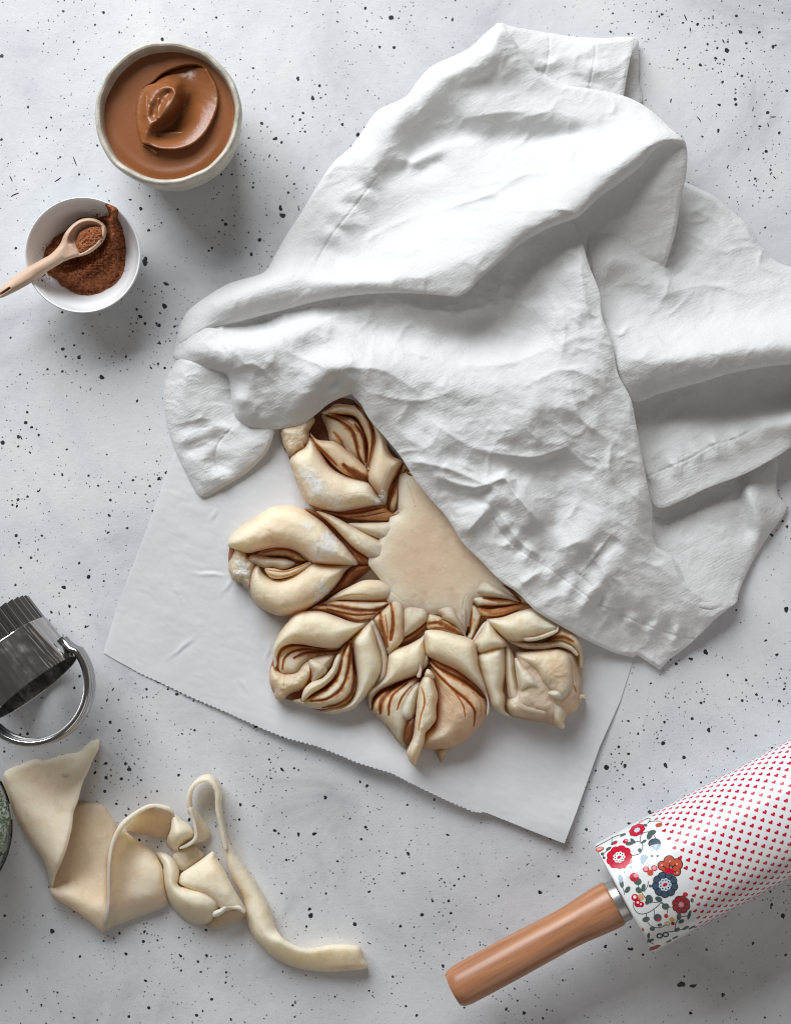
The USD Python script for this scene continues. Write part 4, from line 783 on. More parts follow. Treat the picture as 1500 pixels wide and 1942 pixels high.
m = cloth('drape', [(346,612),(333,655),(330,676),(345,686),(366,692),(400,700),(430,712),(437,738),(439,760),(447,792),(464,806),(492,812),(524,814),(548,810),(572,804),(588,794),(604,782),(620,768),(640,757),(666,747),(684,766),(700,794),(728,827),(760,866),(785,906),(816,946),(847,981),(878,1030),(913,1065),(948,1100),(983,1126),(1014,1157),(1049,1179),(1097,1206),(1159,1236),(1200,1247),(1208,1243),(1251,1271),(1273,1248),(1298,1230),(1329,1202),(1356,1175),(1378,1157),(1394,1142),(1362,1141),(1330,1127),(1298,1103),(1276,1057),(1245,1035),(1237,1001),(1236,960),(1228,920),(1216,860),(1206,804),(1196,756),(1172,708),(1160,648),(1142,600),(1136,552),(1116,500),(1098,446),(1060,400),(980,425),(880,500),(700,530),(560,552),(450,575),(400,592)],
 [[(346,612,2.0),(333,655,2.5),(330,676,3.0),(345,686,6),(366,692,8),(400,700,10),(430,712,11),(439,760,9),(447,792,8),(464,806,8),(492,812,9),(524,814,11),(548,810,12),(572,804,13.5),(588,794,15),(604,782,16.5),(620,768,18.5),(640,757,20.5),(666,747,24)],
  [(684,766,27),(700,794,27),(728,827,26),(760,866,25),(785,906,24),(816,946,23),(847,981,22),(878,1030,22),(913,1065,22),(948,1100,23),(983,1126,24),(1014,1157,24),(1049,1179,22),(1097,1206,15),(1159,1236,7),(1207,1243,4.5),(1251,1271,3.5)],
  [(1251,1271,3.5),(1273,1248,4.5),(1329,1202,8),(1378,1157,11),(1394,1142,10.5)],[(1362,1141,12.5),(1330,1127,13.5),(1298,1103,14.5),(1276,1057,14.5),(1245,1035,16),(1237,1001,19),(1236,960,22),(1228,920,26),(1216,860,29),(1206,804,32),(1196,756,34),(1172,708,36),(1160,648,37),(1142,600,37),(1136,552,37),(1116,500,35),(1098,446,31)],
  [(400,600,10),(450,585,12),(560,560,14),(700,540,15),(880,505,20),(980,430,26),(1060,405,28)],
  [(400,632,13),(470,628,12),(540,606,14),(600,594,15),(700,612,14),(800,632,15),(900,640,16),(980,632,18)],[(720,575,16),(820,580,18),(920,575,21),(990,530,24),(1040,460,28)],[(1010,600,22),(1015,520,27)],
  [(352,664,8),(372,662,13),(400,657,19),(460,649,24),(524,645,25),(560,629,24),(600,616,22),(660,626,19)],[(420,690,19),(460,705,23),(500,735,23),(480,780,16),(450,760,17)],[(560,690,26),(600,660,25),(640,665,28)],[(545,785,18),(568,765,23),(590,744,28),(613,718,33.5),(640,694,38),(690,688,37),(740,698,34)],
  [(643,697,38),(655,718,34),(668,743,27)],[(628,740,25),(604,770,19),(648,735,27),(634,722,29)],[(664,702,36),(694,742,33),(724,792,29.5)],
  [(700,660,25),(800,672,24),(900,676,24),(980,668,25)],[(800,725,32),(900,735,34),(1000,728,36),(1060,720,37)],[(760,760,30),(850,790,31),(930,800,33)],[(1060,650,33),(1100,600,35),(1090,520,34)],[(1110,720,38),(1130,800,35),(1150,880,31)],
  [(960,825,36),(1010,815,37),(1060,828,36)],[(950,890,27),(1000,900,25),(1050,895,26)],[(800,850,29),(860,850,31),(920,862,30)],[(830,930,23),(880,945,23),(925,930,25)],
  [(957,906,30),(990,950,31),(1018,985,30)],[(935,940,30),(905,980,28.5),(880,1005,26)],[(905,938,25),(960,1000,24),(1000,1040,22)],[(1080,890,25),(1110,950,25)],[(1060,940,24),(1050,1000,22)],
  [(1090,1055,26),(1130,1005,28),(1150,960,29)],[(1100,1092,20),(1130,1057,21),(1162,1014,23)],[(1150,1085,25),(1185,1040,25),(1205,980,26)],[(1010,1085,23),(1060,1115,22),(1120,1125,22)],
  [(1150,1115,22),(1220,1110,20),(1270,1105,16)],[(1137,1145,18),(1202,1177,12),(1279,1205,8)],[(1230,1150,15),(1300,1165,12)],[(1130,1190,12),(1190,1220,7)]],
 corners=(19,37,46,62), lin=0.55, amp=1.25, scale=30, big=2.6, seed=7, deg=35, stretch=1.3,
 creases=[([(926,858),(1014,867),(1080,845)],4.2,11),([(834,906),(904,924),(957,906),(974,933),(1018,985)],4.2,9),([(930,963),(886,1008)],3.4,8),([(944,968),(983,1025),(1027,1056)],3.6,8),([(1027,1082),(988,1109)],3.2,8),([(1060,1043),(1102,1025)],2.2,8),([(1168,1007),(1130,1050),(1102,1091)],2.0,6),([(785,876),(851,889),(943,928)],3.4,9),([(1159,845),(1155,889),(1170,920)],1.6,6),([(700,745),(790,760),(860,740)],1.5,8),([(820,800),(900,850),(960,850)],1.6,8),([(1000,730),(1070,700),(1140,720)],1.6,8),([(1080,720),(1100,790),(1150,830)],2.0,8),([(1040,560),(1070,620),(1060,690)],1.8,8),([(1100,470),(1105,540),(1120,620)],1.6,7),([(560,640),(640,600),(760,590)],1.4,10),([(700,540),(800,585),(900,590)],1.3,9),([(860,690),(960,690),(1040,660)],1.6,9),([(640,700),(720,700),(790,740)],1.6,7),([(440,700),(480,690),(520,720)],1.4,6)], R=lambda x, y: np.where((x < 470) & (y > 700), 12.0, 2.6), T=lambda x, y: np.where((x < 470) & (y > 700), 2.6, 0.5),
 seams=[[(935,985),(950,1010),(983,1043),(1045,1082),(1100,1122),(1137,1148),(1202,1177),(1279,1205),(1330,1215)],[(1100,1092),(1130,1057),(1162,1014)]])
obj('drape', m, 'linen', napkin, smooth=True)

m = cloth('loop', [(938,50),(950,42),(968,48),(1010,56),(1080,67),(1140,71),(1204,69),(1201,88),(1195,112),(1188,147),(1183,180),(1178,196),(1120,200),(1050,190),(1000,140),(960,90)],
 [[(950,42,7),(1010,56,4),(1080,67,5),(1140,71,8),(1204,69,13)],[(1204,69,13),(1195,112,14),(1183,180,13)],[(1000,90,7),(1060,110,9),(1110,110,11),(1150,120,14)],[(1060,160,8),(1130,170,11)],[(1100,150,8.5),(1020,110,6.5)]], seed=8, amp=0.8, scale=24, corners=(6,), R=2.5, T=0.8, seams=[[(1040,62),(1042,90),(1038,120),(1030,140)],[(1130,72),(1128,110),(1118,160)]])
obj('hem', m, 'linen', napkin, smooth=True)
m = cloth('loop_under', [(1150,80),(1206,72),(1211,100),(1212,130),(1211,150),(1216,196),(1180,215),(1150,170)], [[(1206,72,5),(1212,130,3),(1216,196,2.5)],[(1150,80,4),(1150,170,3)],[(1195,110,5),(1195,170,4)]], seed=9, amp=0.5, scale=18, R=2, T=.6)
obj('hem', m, 'linen', napkin, smooth=True)
# ---------------- unbaked star bread: a flat centre and five visible twisted points with filling between the layers ----------------
bread = thing('star_bread', 'unbaked star bread of twisted dough with chocolate filling, half under the napkin', 'bread', W(850, 1070, 0.0))
ZA = lambda p: Z(530, 750, 6, p)
ZB = lambda p: Z(430, 940, 5, p)
ZC = lambda p: Z(500, 1110, 5.357, p)
ZD = lambda p: Z(690, 1140, 6, p)
ZE = lambda p: Z(880, 1100, 6.25, p)
ZM = lambda p: Z(680, 880, 4.41, p)
_part = [None]; grains = []
def dough(name, zf, out, h=20, stripes=(), flour=(), first=False, sub=True, floor=1.0, mat='bread_dough', **kw):
    """h: crest in mm. stripes: (points, half width in zoom px, depth, amount)."""
    o = zf(out); st = []
    g = kw.pop('grow', 0)
    if g: o = list(Polygon(o).buffer(g).simplify(1.5).exterior.coords)[:-1]
    s0 = zf([(0, 0), (1, 0)]); sc = s0[1][0] - s0[0][0]
    for s in stripes: st.append((zf(s[0]), max(0.7, s[1] * sc * 1.12), 0.5 * (s[2] if len(s) > 2 else 0.9), s[3] if len(s) > 3 else 1.0))
    fl = [(*zf([(f[0], f[1])])[0], f[2] * sc) for f in flour]
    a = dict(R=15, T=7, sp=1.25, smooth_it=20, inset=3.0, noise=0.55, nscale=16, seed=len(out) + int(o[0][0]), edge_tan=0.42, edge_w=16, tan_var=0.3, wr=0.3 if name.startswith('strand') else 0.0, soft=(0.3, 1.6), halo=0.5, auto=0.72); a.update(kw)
    a['R'] *= 1.3; a['T'] *= 1.12
    if 'ramp' in a: a['ramp'] = zf(a['ramp'])
    if 'ctrl' in a: a['ctrl'] = [zf(l) for l in a['ctrl']]
    v, f, m = patch(o, h=h, stripes=st, flour=fl, floor=floor, **a)
    if fl:
        idx = np.nonzero(m[:, 2] > 0.15)[0]; r_ = np.random.RandomState(a['seed'])
        for i_ in r_.choice(idx, min(len(idx), 70), replace=False):
            g = trimesh.creation.icosahedron(); g.apply_scale(r_.uniform(0.00014, 0.00036)); g.apply_translation(v[i_] + [0, 0, 0.0001]); grains.append(g)
    if first:
        _part[0] = obj(name, (v, f), mat, bread, masks=m); return _part[0]
    return obj(name, (v, f), mat, _part[0] if sub else bread, masks=m)

# centre
ctr = [(368,110),(362,200),(356,300),(366,380),(368,430),(330,452),(290,470),(285,500),(235,560),(205,645),(190,690),(160,760),(120,800),(115,830),(160,880),(220,960),(262,1050),(268,1130),(300,1150),(330,1180),(380,1220),(480,1210),(560,1230),(640,1225),(720,1215),(800,1260),(840,1330),(900,1330),(915,1210),(925,1140),(980,1100),(1050,1090),(1150,1080),(1330,1100),(1480,1150),(1500,1090),(1300,880),(1050,640),(860,420),(700,250),(560,140),(440,100)]
c_st = [([(402,130),(430,220),(460,300),(476,360)], 3, 2.2, 0.18), ([(200,560),(190,640)], 2, 1.0, 0.0), ([(262,1060),(330,1110),(370,1150),(420,1170)], 2, 0.9, 0.0), ([(910,1080),(880,1140),(870,1250),(880,1330)], 2.5, 1.2, 0.0), ([(780,1180),(820,1250),(850,1330)], 2, 1.0, 0.0)]
dough('centre', ZM, ctr, 16, c_st, first=True, R=24, T=3.2, tan=0.52, tan_var=0.05, edge_tan=-0.45, edge_w=60, auto=0, noise=0.45, nscale=30, smooth_it=40, floor=1, grow=8)
dough('filling_edge', ZM, [(395,60),(440,80),(480,130),(540,190),(600,260),(650,340),(640,356),(600,320),(540,250),(480,180),(430,110)], 17.5, [([(400,70),(480,150),(560,235),(640,345)], 14, 0.5)], R=4, T=3, wob=0.8)

# -------- first point (top, under the cloth's arch)
dough('twisted_point', ZA, [(10,380),(40,590),(110,720),(150,880),(220,1060),(280,1190),(400,1290),(620,1390),(1000,1440),(1270,1440),(1390,1350),(1400,1200),(1400,1000),(1480,860),(1390,740),(1240,560),(1110,330),(980,150),(840,50),(640,30),(480,150),(300,280),(120,340)], 4.5, [([(300,300),(600,500),(900,900),(1200,1300)], 500, 0, 1.0)], first=True, R=10, T=4, cocoa=0.95, halo=0, auto=0)
dough('filling_layer', ZA, [(370,1265),(560,1300),(720,1310),(900,1280),(1060,1250),(1200,1235),(1260,1310),(1390,1345),(1395,1380),(1285,1420),(1270,1455),(1100,1455),(850,1440),(680,1400),(480,1335)], 13.5, [([(480,1335),(700,1390),(900,1425),(1120,1435),(1275,1430)], 22, 0.6), ([(500,1305),(720,1345),(900,1335),(1060,1300),(1200,1275)], 16, 1.0), ([(800,1385),(1000,1370),(1200,1330)], 12, .8)], R=9, T=5, cocoa=0.5, tan=.5, wob=0.9)
dough('strand', ZA, [(1385,1190),(1400,1330),(1310,1390),(1285,1420),(1300,1340),(1340,1290)], 15, R=5, T=4, tan=.4, wob=.8)
dough('filling_layer', ZA, [(1390,745),(1470,830),(1410,900),(1385,1000),(1395,1190),(1335,1330),(1270,1320),(1205,1245),(1240,1060),(1320,880)], 14.5, [([(1400,780),(1330,980),(1250,1200),(1240,1280)], 30, 0.6), ([(1440,850),(1370,1000),(1350,1200),(1310,1320)], 18, 0.9)], R=8, T=5, cocoa=0.35, tan=.6)
dough('rough_end', ZA, [(10,370),(25,480),(55,590),(105,690),(170,680),(290,590),(345,500),(345,400),(400,290),(360,230),(220,290),(100,335)], 15, [([(280,550),(300,590),(270,620)], 12, 2.0, 0.7)], tan=0.55, R=12, T=7, noise=1.8, nscale=9, wob=1.2)
dough('strand', ZA, [(480,195),(560,150),(640,95),(800,105),(890,125),(985,215),(1045,340),(1080,470),(1068,640),(1020,850),(1000,840),(1000,560),(950,400),(860,250),(700,215),(560,215)], 19, [([(870,120),(980,235),(1045,360),(1062,500),(1035,680),(1012,820)], 14, 1.2), ([(560,200),(700,215),(860,250),(950,400),(1000,560),(1005,800)], 13, 1.4), ([(690,120),(830,150),(930,260),(1000,400),(1020,560)], 5, .8, .5)], tan=0.55, R=9, T=4)
dough('inner_fold', ZA, [(485,215),(560,205),(700,230),(850,270),(940,400),(990,560),(1000,830),(900,745),(800,665),(720,600),(640,560),(575,520),(545,400),(490,270)], 13.5, [([(540,230),(690,290),(820,400),(870,530),(900,680),(960,790)], 20, 1.8), ([(860,330),(930,430),(975,560),(985,760)], 16, 1.2), ([(690,250),(790,310),(900,420)], 16, .8, .5), ([(620,420),(700,520),(760,620)], 20, 2.4, .55)], tan=0.6, R=8, T=4, tilt=(0.08, -0.03), smooth_it=10)
dough('inner_fold', ZA, [(600,345),(680,365),(760,470),(800,590),(860,690),(880,725),(800,670),(730,560),(690,450)], 15.5, R=7, T=4, tan=.5)
dough('inner_leaf', ZA, [(350,430),(430,500),(560,515),(620,522),(710,575),(800,655),(900,735),(1000,845),(1008,965),(880,945),(760,905),(660,835),(560,735),(480,645),(395,560)], 18, [([(345,450),(420,560),(490,630),(570,710),(650,790)], 17, 1.0, .85), ([(730,790),(800,850),(900,910),(1000,950)], 38, 2.0, .95)], tan=0.5, R=10, T=5)
dough('strand', ZA, [(345,480),(420,575),(480,670),(560,790),(640,860),(760,915),(880,945),(1000,978),(1062,1040),(1125,1140),(1205,1240),(1060,1262),(900,1292),(720,1322),(560,1312),(420,1272),(300,1212),(250,1120),(200,1000),(150,870),(118,740),(180,650),(290,580)], 23, [([(330,470),(420,575),(510,700),(590,800),(680,870),(800,915)], 6, .6, .55), ([(300,1000),(350,990)], 2, .2, 0), ([(700,1050),(900,1040),(1080,1090)], 3, .8, 0), ([(750,1130),(950,1110),(1130,1150)], 3, .8, 0), ([(800,1190),(980,1160),(1150,1190)], 3, .7, 0)], flour=[(410,1010,150), (420,1110,140), (640,1220,110), (1130,1200,70), (300,900,130)], tan=0.12, R=26, T=12, noise=.5)
dough('strand', ZA, [(860,60),(960,150),(1090,320),(1200,480),(1235,600),(1290,690),(1392,750),(1335,880),(1255,1050),(1205,1232),(1130,1135),(1062,1040),(1008,960),(1012,860),(1062,640),(1085,480),(1045,330),(985,210)], 23, [([(1000,230),(1065,360),(1078,480),(1058,640),(1015,850)], 6, .8, .9), ([(1250,800),(1170,1000),(1150,1120)], 4, .8, 0), ([(1310,780),(1230,960),(1190,1130)], 4, .9, 0), ([(1360,800),(1270,1000),(1210,1190)], 9, .6, .5)], flour=[(1180,1140,70)], tan=0.48, R=17, T=9)

# -------- second point (left)
dough('twisted_point', ZB, [(15,600),(70,760),(200,900),(300,1050),(500,1130),(740,1080),(950,960),(1150,860),(1330,730),(1400,620),(1250,480),(1000,280),(760,150),(550,120),(300,230),(60,420)], 7, first=True, R=10, T=4, cocoa=0.75, tan=0.7, halo=0, auto=0)
dough('filling_layer', ZB, [(735,125),(850,150),(960,250),(1060,360),(1180,480),(1300,560),(1395,625),(1300,665),(1240,655),(1170,545),(1100,450),(1000,340),(880,235)], 13, [([(760,140),(900,230),(1040,370),(1180,520),(1300,620)], 20, .8), ([(880,190),(1010,310),(1130,440),(1250,560)], 10, .8)], cocoa=0.75, R=8, T=5)
dough('filling_layer', ZB, [(1395,630),(1350,690),(1250,750),(1200,810),(1150,870),(1020,940),(880,1010),(940,940),(1080,800),(1180,675),(1300,655)], 13, cocoa=0.85, R=8, T=5, wob=.7)
dough('strand', ZB, [(1150,268),(1300,258),(1440,256),(1600,250),(1740,300),(1700,420),(1560,440),(1450,410),(1300,350)], 16, R=9, T=4, tan=.35, auto=.5, edge_tan=.1, ramp=[(1720,360,13.5),(1330,290,17)])
dough('strand', ZB, [(850,148),(1000,188),(1150,268),(1300,350),(1470,425),(1600,440),(1680,520),(1640,640),(1500,660),(1420,650),(1390,618),(1300,565),(1180,478),(1060,350),(960,250)], 18.5, [([(860,160),(980,260),(1080,370),(1200,490),(1320,575)], 8, .6, .55), ([(1240,380),(1270,430)], 9, .4, .3)], R=12, T=5, tan=.2, auto=.5, ramp=[(1640,570,13.0),(1250,400,19)])
dough('rough_end', ZB, [(12,470),(60,470),(180,535),(215,600),(280,630),(260,780),(270,1000),(190,900),(130,830),(50,785),(15,660),(50,570),(60,520)], 14, tan=0.35, R=13, T=8, noise=2.2, nscale=9, wob=2.2, flour=[(150, 700, 90)])
dough('inner_fold', ZB, [(280,560),(330,525),(500,492),(600,508),(700,560),(770,615),(760,640),(640,650),(560,600),(450,580),(330,580)], 12, [([(330,545),(500,510),(620,530),(730,600)], 10, 1.0, .6), ([(400,585),(560,590),(680,630),(770,635)], 22, 2.5, 1.0)], R=6, T=4, tan=.55)
dough('inner_fold', ZB, [(195,620),(240,560),(340,575),(450,590),(560,600),(650,640),(600,680),(520,700),(440,680),(370,690),(290,660)], 14.5, R=7, T=4.5, tan=.15, wob=.6, noise=.8, nscale=8)
dough('filling_lip', ZB, [(365,690),(450,690),(540,710),(620,690),(700,660),(790,625),(800,645),(730,700),(620,760),(500,790),(420,780),(375,735)], 18, [([(370,700),(450,715),(560,720),(680,680),(780,635)], 8, .8, .6), ([(380,740),(470,765),(580,755),(690,710)], 6, .7, .5)], cocoa=.24, R=8, T=4)
dough('strand', ZB, [(800,638),(900,655),(1040,662),(1190,662),(1130,720),(1080,800),(1020,880),(950,950),(860,1020),(740,1090),(620,1130),(500,1140),(380,1100),(300,1050),(245,980),(215,880),(215,780),(250,690),(300,660),(345,735),(420,785),(500,800),(610,770),(710,705)], 23, [([(960,700),(900,780),(850,900)], 4, .7, 0), ([(880,680),(830,790),(800,900)], 3, .5, 0)], flour=[(915,890,95), (870,960,60)], tan=.2, R=24, T=13)
dough('strand', ZB, [(10,470),(40,385),(100,322),(180,258),(270,205),(345,155),(430,108),(550,88),(660,100),(760,150),(880,230),(960,300),(1040,390),(1115,465),(1175,540),(1245,640),(1220,662),(1000,657),(880,647),(800,632),(740,592),(680,542),(600,506),(500,492),(400,502),(300,525),(200,545),(100,515)], 25, [([(930,300),(900,420)], 2, .2, 0)], flour=[(990,430,110), (920,490,120), (860,570,80), (760,285,60)], tan=0.0, R=27, T=13, wob=.5)

# -------- third point (lower left)
dough('twisted_point', ZC, [(60,900),(110,1100),(300,1180),(580,1280),(850,1200),(1000,1100),(1200,900),(1270,690),(1400,560),(1400,200),(1290,130),(900,60),(650,160),(400,270),(180,480),(110,700)], 7, first=True, R=10, T=4, cocoa=0.7, tan=0.7, halo=0, auto=0)
dough('strand_root', ZC, [(640,165),(760,72),(880,10),(1020,-50),(1180,-50),(1400,-30),(1480,60),(1420,140),(1300,150),(1250,154),(1100,156),(900,152),(780,150)], 19, [([(690,150),(900,95),(1060,100)], 9, .5, .42)], R=13, T=5, tan=.25, auto=.5, ramp=[(1430,50,12.5),(1050,60,19)])
dough('filling_layer', ZC, [(480,250),(560,198),(650,160),(780,146),(1100,155),(1285,158),(1285,205),(1180,270),(1060,372),(930,378),(800,325),(650,275)], 16.5, [([(560,195),(700,210),(850,240),(1000,258),(1150,250),(1260,200)], 20, 1.6), ([(490,245),(640,262),(800,315),(950,360),(1080,345)], 17, 1.2, .8), ([(690,152),(900,156),(1100,160),(1275,168)], 8, 1.2), ([(640,240),(800,280),(960,305),(1130,290)], 13, 1.3, .95)], R=7, T=4, tan=.15)
dough('inner_fold', ZC, [(135,710),(170,640),(260,600),(400,600),(640,640),(745,650),(745,690),(600,710),(480,750),(400,810),(330,890),(230,900),(170,880),(130,800)], 14, [([(150,860),(150,740),(190,655),(280,612),(420,615),(640,645)], 13, 1.3, .9), ([(190,860),(210,750),(290,680),(420,650),(620,665)], 13, 1.4, .9), ([(310,740),(420,690),(560,675),(740,668)], 18, 2.0, 1.0)], R=7, T=4, tan=.3, tilt=(.02, .1))
dough('pinched_end', ZC, [(60,920),(85,820),(130,870),(230,895),(330,868),(390,800),(470,745),(600,705),(725,688),(742,705),(700,800),(640,900),(560,960),(480,985),(400,1060),(280,1100),(190,1168),(120,1155),(105,1080),(65,1010)], 19, [([(465,800),(480,890),(460,970),(410,1060)], 8, 3.0, .85), ([(330,860),(320,950),(250,980)], 5, 1.0, .1), ([(225,900),(210,1000),(215,1080)], 6, 1.5, 0)], tan=.4, R=14, T=9, noise=1.6, nscale=13, wob=1.6)
dough('pinched_lip', ZC, [(455,800),(475,755),(560,770),(620,800),(640,880),(560,955),(490,985),(500,900),(470,850)], 21.5, R=9, T=4.5, tan=.18, noise=.8, nscale=9)
dough('strand_layers', ZC, [(742,705),(860,572),(905,562),(922,800),(945,1000),(905,1130),(840,1205),(720,1250),(580,1262),(420,1235),(290,1178),(385,1150),(395,1180),(520,1095),(625,1030),(705,930),(700,800)], 21, [([(860,585),(800,720),(768,880),(685,1000),(560,1085),(440,1150)], 16, 1.8), ([(885,600),(875,750),(835,950),(770,1070),(640,1160),(480,1180)], 17, 1.8), ([(898,640),(915,800),(918,980),(875,1120),(760,1205),(600,1245)], 15, 1.7), ([(875,700),(860,850),(870,900)], 10, 1.0, .8)], R=16, T=9, tan=.15)
dough('pinched_lip', ZC, [(385,1150),(410,1060),(480,990),(600,940),(690,840),(720,760),(760,700),(790,720),(760,850),(690,960),(600,1040),(500,1100),(400,1180)], 24, R=9, T=5, tan=.05, noise=.6, nscale=9)
dough('strand', ZC, [(1110,338),(1155,420),(1205,540),(1255,700),(1260,850),(1240,950),(1180,1015),(1110,1060),(1160,940),(1190,830),(1180,700),(1140,580),(1090,430),(1055,390)], 18.5, R=9, T=6, tan=.05)
dough('strand_layers', ZC, [(1120,345),(1195,268),(1285,165),(1310,60),(1380,20),(1450,100),(1440,220),(1430,400),(1412,565),(1275,700),(1250,660),(1210,530),(1160,420)], 18, [([(1185,285),(1195,400),(1230,520),(1255,620)], 24, 1.4, .8), ([(1290,180),(1310,300),(1312,420),(1290,560)], 22, 1.4, .85), ([(1235,300),(1255,420),(1262,540)], 9, 1.0, .6)], R=9, T=4.5, tan=.45, smooth_it=8, auto=.5, ramp=[(1380,50,13),(1310,300,18)])
dough('strand', ZC, [(900,560),(965,478),(1060,380),(1095,350),(1130,440),(1160,600),(1195,720),(1205,850),(1165,960),(1100,1060),(1000,1172),(900,1262),(800,1292),(700,1312),(575,1292),(650,1262),(800,1232),(885,1180),(935,1080),(948,950),(928,800),(912,680)], 24, R=20, T=11, tan=0.0, stripes=[([(905,620),(930,800),(948,960),(930,1090)], 5, .3, .3)])
dough('strand', ZC, [(375,270),(500,258),(600,268),(720,308),(850,358),(950,380),(1050,368),(1065,380),(960,472),(880,545),(800,612),(760,642),(640,642),(500,622),(380,602),(260,602),(172,642),(132,720),(135,800),(110,835),(92,680),(108,600),(160,490),(230,388),(300,308)], 25, [([(255,355),(235,380)], 9, .2, .55)], R=22, T=11, tan=0.0)

# -------- fourth point (bottom)
dough('twisted_point', ZD, [(70,1200),(250,1400),(470,1650),(620,1700),(1000,1650),(1350,1370),(1400,1130),(1280,600),(1150,380),(880,170),(740,140),(440,400),(290,590),(80,1000)], 7, first=True, R=10, T=4, cocoa=0.6, tan=0.7, halo=0, auto=0)
dough('strand_root', ZD, [(430,60),(480,-110),(620,-130),(740,-40),(760,90),(745,160),(715,225),(600,325),(470,405),(425,445),(440,300)], 17.5, [([(690,200),(600,290),(480,380)], 4, .5, .15)], R=10, T=4.5, tan=.3, wob=.5, auto=.5, ramp=[(620,-60,12.5),(570,220,17.5)])
dough('strand_root', ZD, [(765,130),(790,-60),(900,-130),(1020,-60),(1060,100),(1100,210),(1155,390),(1050,290),(960,235),(895,205),(880,172),(800,150)], 18, [([(980,110),(1060,210),(1110,320)], 4, .8, .1)], R=9, T=4.5, tan=.3, wob=.5, auto=.5, ramp=[(900,-70,12.5),(1030,200,18)])
dough('strand_root', ZD, [(1030,60),(1040,-120),(1130,-170),(1210,-100),(1200,160),(1170,340),(1140,380),(1090,220)], 17, [([(1100,80),(1140,220),(1145,330)], 4, 1.0, .05)], R=9, T=4.5, tan=.4, auto=.5, ramp=[(1120,-110,12.5),(1140,180,17)])
dough('filling_layer', ZD, [(430,440),(560,358),(720,228),(745,265),(712,355),(600,430),(450,505),(368,545)], 14, [([(400,510),(540,440),(660,350),(730,280)], 24, 1.0)], cocoa=.6, R=7, T=4)
dough('filling_layer', ZD, [(735,150),(800,155),(885,185),(900,215),(1000,262),(1110,340),(1175,420),(1050,388),(900,345),(750,325),(712,300)], 16.5, [([(740,260),(860,250),(1000,320),(1130,390)], 26, 1.2, .9), ([(760,310),(900,310),(1040,360)], 12, .8, .7)], cocoa=.25, R=6, T=4, smooth_it=6, noise=.7, nscale=7)
dough('strand_layers', ZD, [(68,1240),(98,1110),(178,1020),(300,962),(450,905),(595,845),(625,890),(610,1000),(600,1200),(560,1340),(480,1560),(470,1660),(380,1600),(300,1480),(200,1375),(130,1295)], 20, [([(95,1230),(120,1120),(215,1035),(400,940),(590,855)], 24, 1.8), ([(190,1280),(200,1140),(290,1030),(430,945)], 22, 1.8), ([(285,1300),(295,1160),(350,1050),(500,930)], 13, 1.5), ([(380,1240),(430,1110),(540,970)], 11, 1.4, .8), ([(250,1400),(330,1520),(420,1630)], 10, .8, .5)], R=22, T=11, tan=.18, noise=.6)
dough('bulb', ZD, [(715,640),(800,668),(900,722),(1050,790),(1200,900),(1325,1015),(1395,1130),(1405,1260),(1350,1380),(1250,1505),(1100,1625),(950,1685),(800,1695),(680,1690),(640,1650),(700,1500),(800,1400),(822,1220),(830,1080),(800,940),(750,780)], 25, [([(735,650),(830,745),(960,820),(1110,900),(1240,990),(1360,1100)], 20, 1.6), ([(755,730),(880,880),(1020,1010),(1170,1130),(1260,1260),(1250,1420)], 17, 1.8, .95), ([(1040,1050),(1130,1190),(1155,1320)], 10, 1.0, .7), ([(830,980),(900,1120),(960,1260)], 5, .8, .15), ([(880,1010),(990,1150),(1060,1280)], 5, .8, .2), ([(1240,1040),(1330,1150),(1330,1350)], 8, 1.2, .5), ([(800,860),(900,1000),(1060,1120)], 9, .6, .35)], R=40, T=15, tan=.7, cocoa=.06, noise=1.4, nscale=22, tan_var=.6)
dough('inner_leaf', ZD, [(620,925),(645,970),(622,1050),(592,1200),(560,1335),(490,1382),(420,1345),(398,1255),(450,1120),(530,1000)], 22, R=12, T=6, tan=0.0)
dough('dark_gap', ZD, [(500,1390),(570,1340),(570,1480),(545,1570),(500,1640),(470,1560)], 21.2, cocoa=1.0, R=5, T=2.5)
dough('pinched_flap', ZD, [(640,930),(700,850),(780,872),(812,960),(842,1080),(822,1220),(822,1345),(765,1435),(705,1505),(685,1620),(630,1745),(600,1840),(570,1875),(530,1840),(488,1740),(520,1640),(558,1540),(578,1400),(598,1230),(612,1080)], 27, [([(655,985),(685,1080),(690,1180),(650,1310),(620,1480)], 12, 1.6, .6), ([(760,900),(800,1000),(790,1150),(740,1300)], 22, .3, .16), ([(620,1150),(590,1350),(560,1560)], 10, .3, .16)], R=11, T=7, tan=.12, noise=.9, nscale=10, wob=.6)
dough('drip', ZD, [(800,1670),(960,1660),(970,1700),(930,1780),(880,1842),(850,1790),(820,1720)], 11, R=8, T=6, tan=.7, cocoa=.1)
dough('knot', ZD, [(690,850),(720,775),(770,800),(805,870),(770,885),(720,860)], 26, R=6, T=4, tan=.2)
dough('knot', ZD, [(660,720),(680,650),(720,620),(730,700),(700,760),(660,770)], 19, R=6, T=4, tan=.15)
dough('strand', ZD, [(368,542),(500,500),(640,422),(700,378),(692,500),(712,600),(705,720),(640,822),(560,862),(420,912),(280,972),(180,1022),(100,1112),(75,1235),(48,1110),(58,1020),(160,940),(240,842),(270,700),(290,600)], 23.5, [([(600,600),(640,690)], 2, .3, 0)], R=20, T=10, tan=0.0)
dough('sliver', ZD, [(565,600),(585,620),(640,690),(660,790),(640,870),(600,860),(628,780),(620,700)], 25, R=4, T=3, tan=.1)
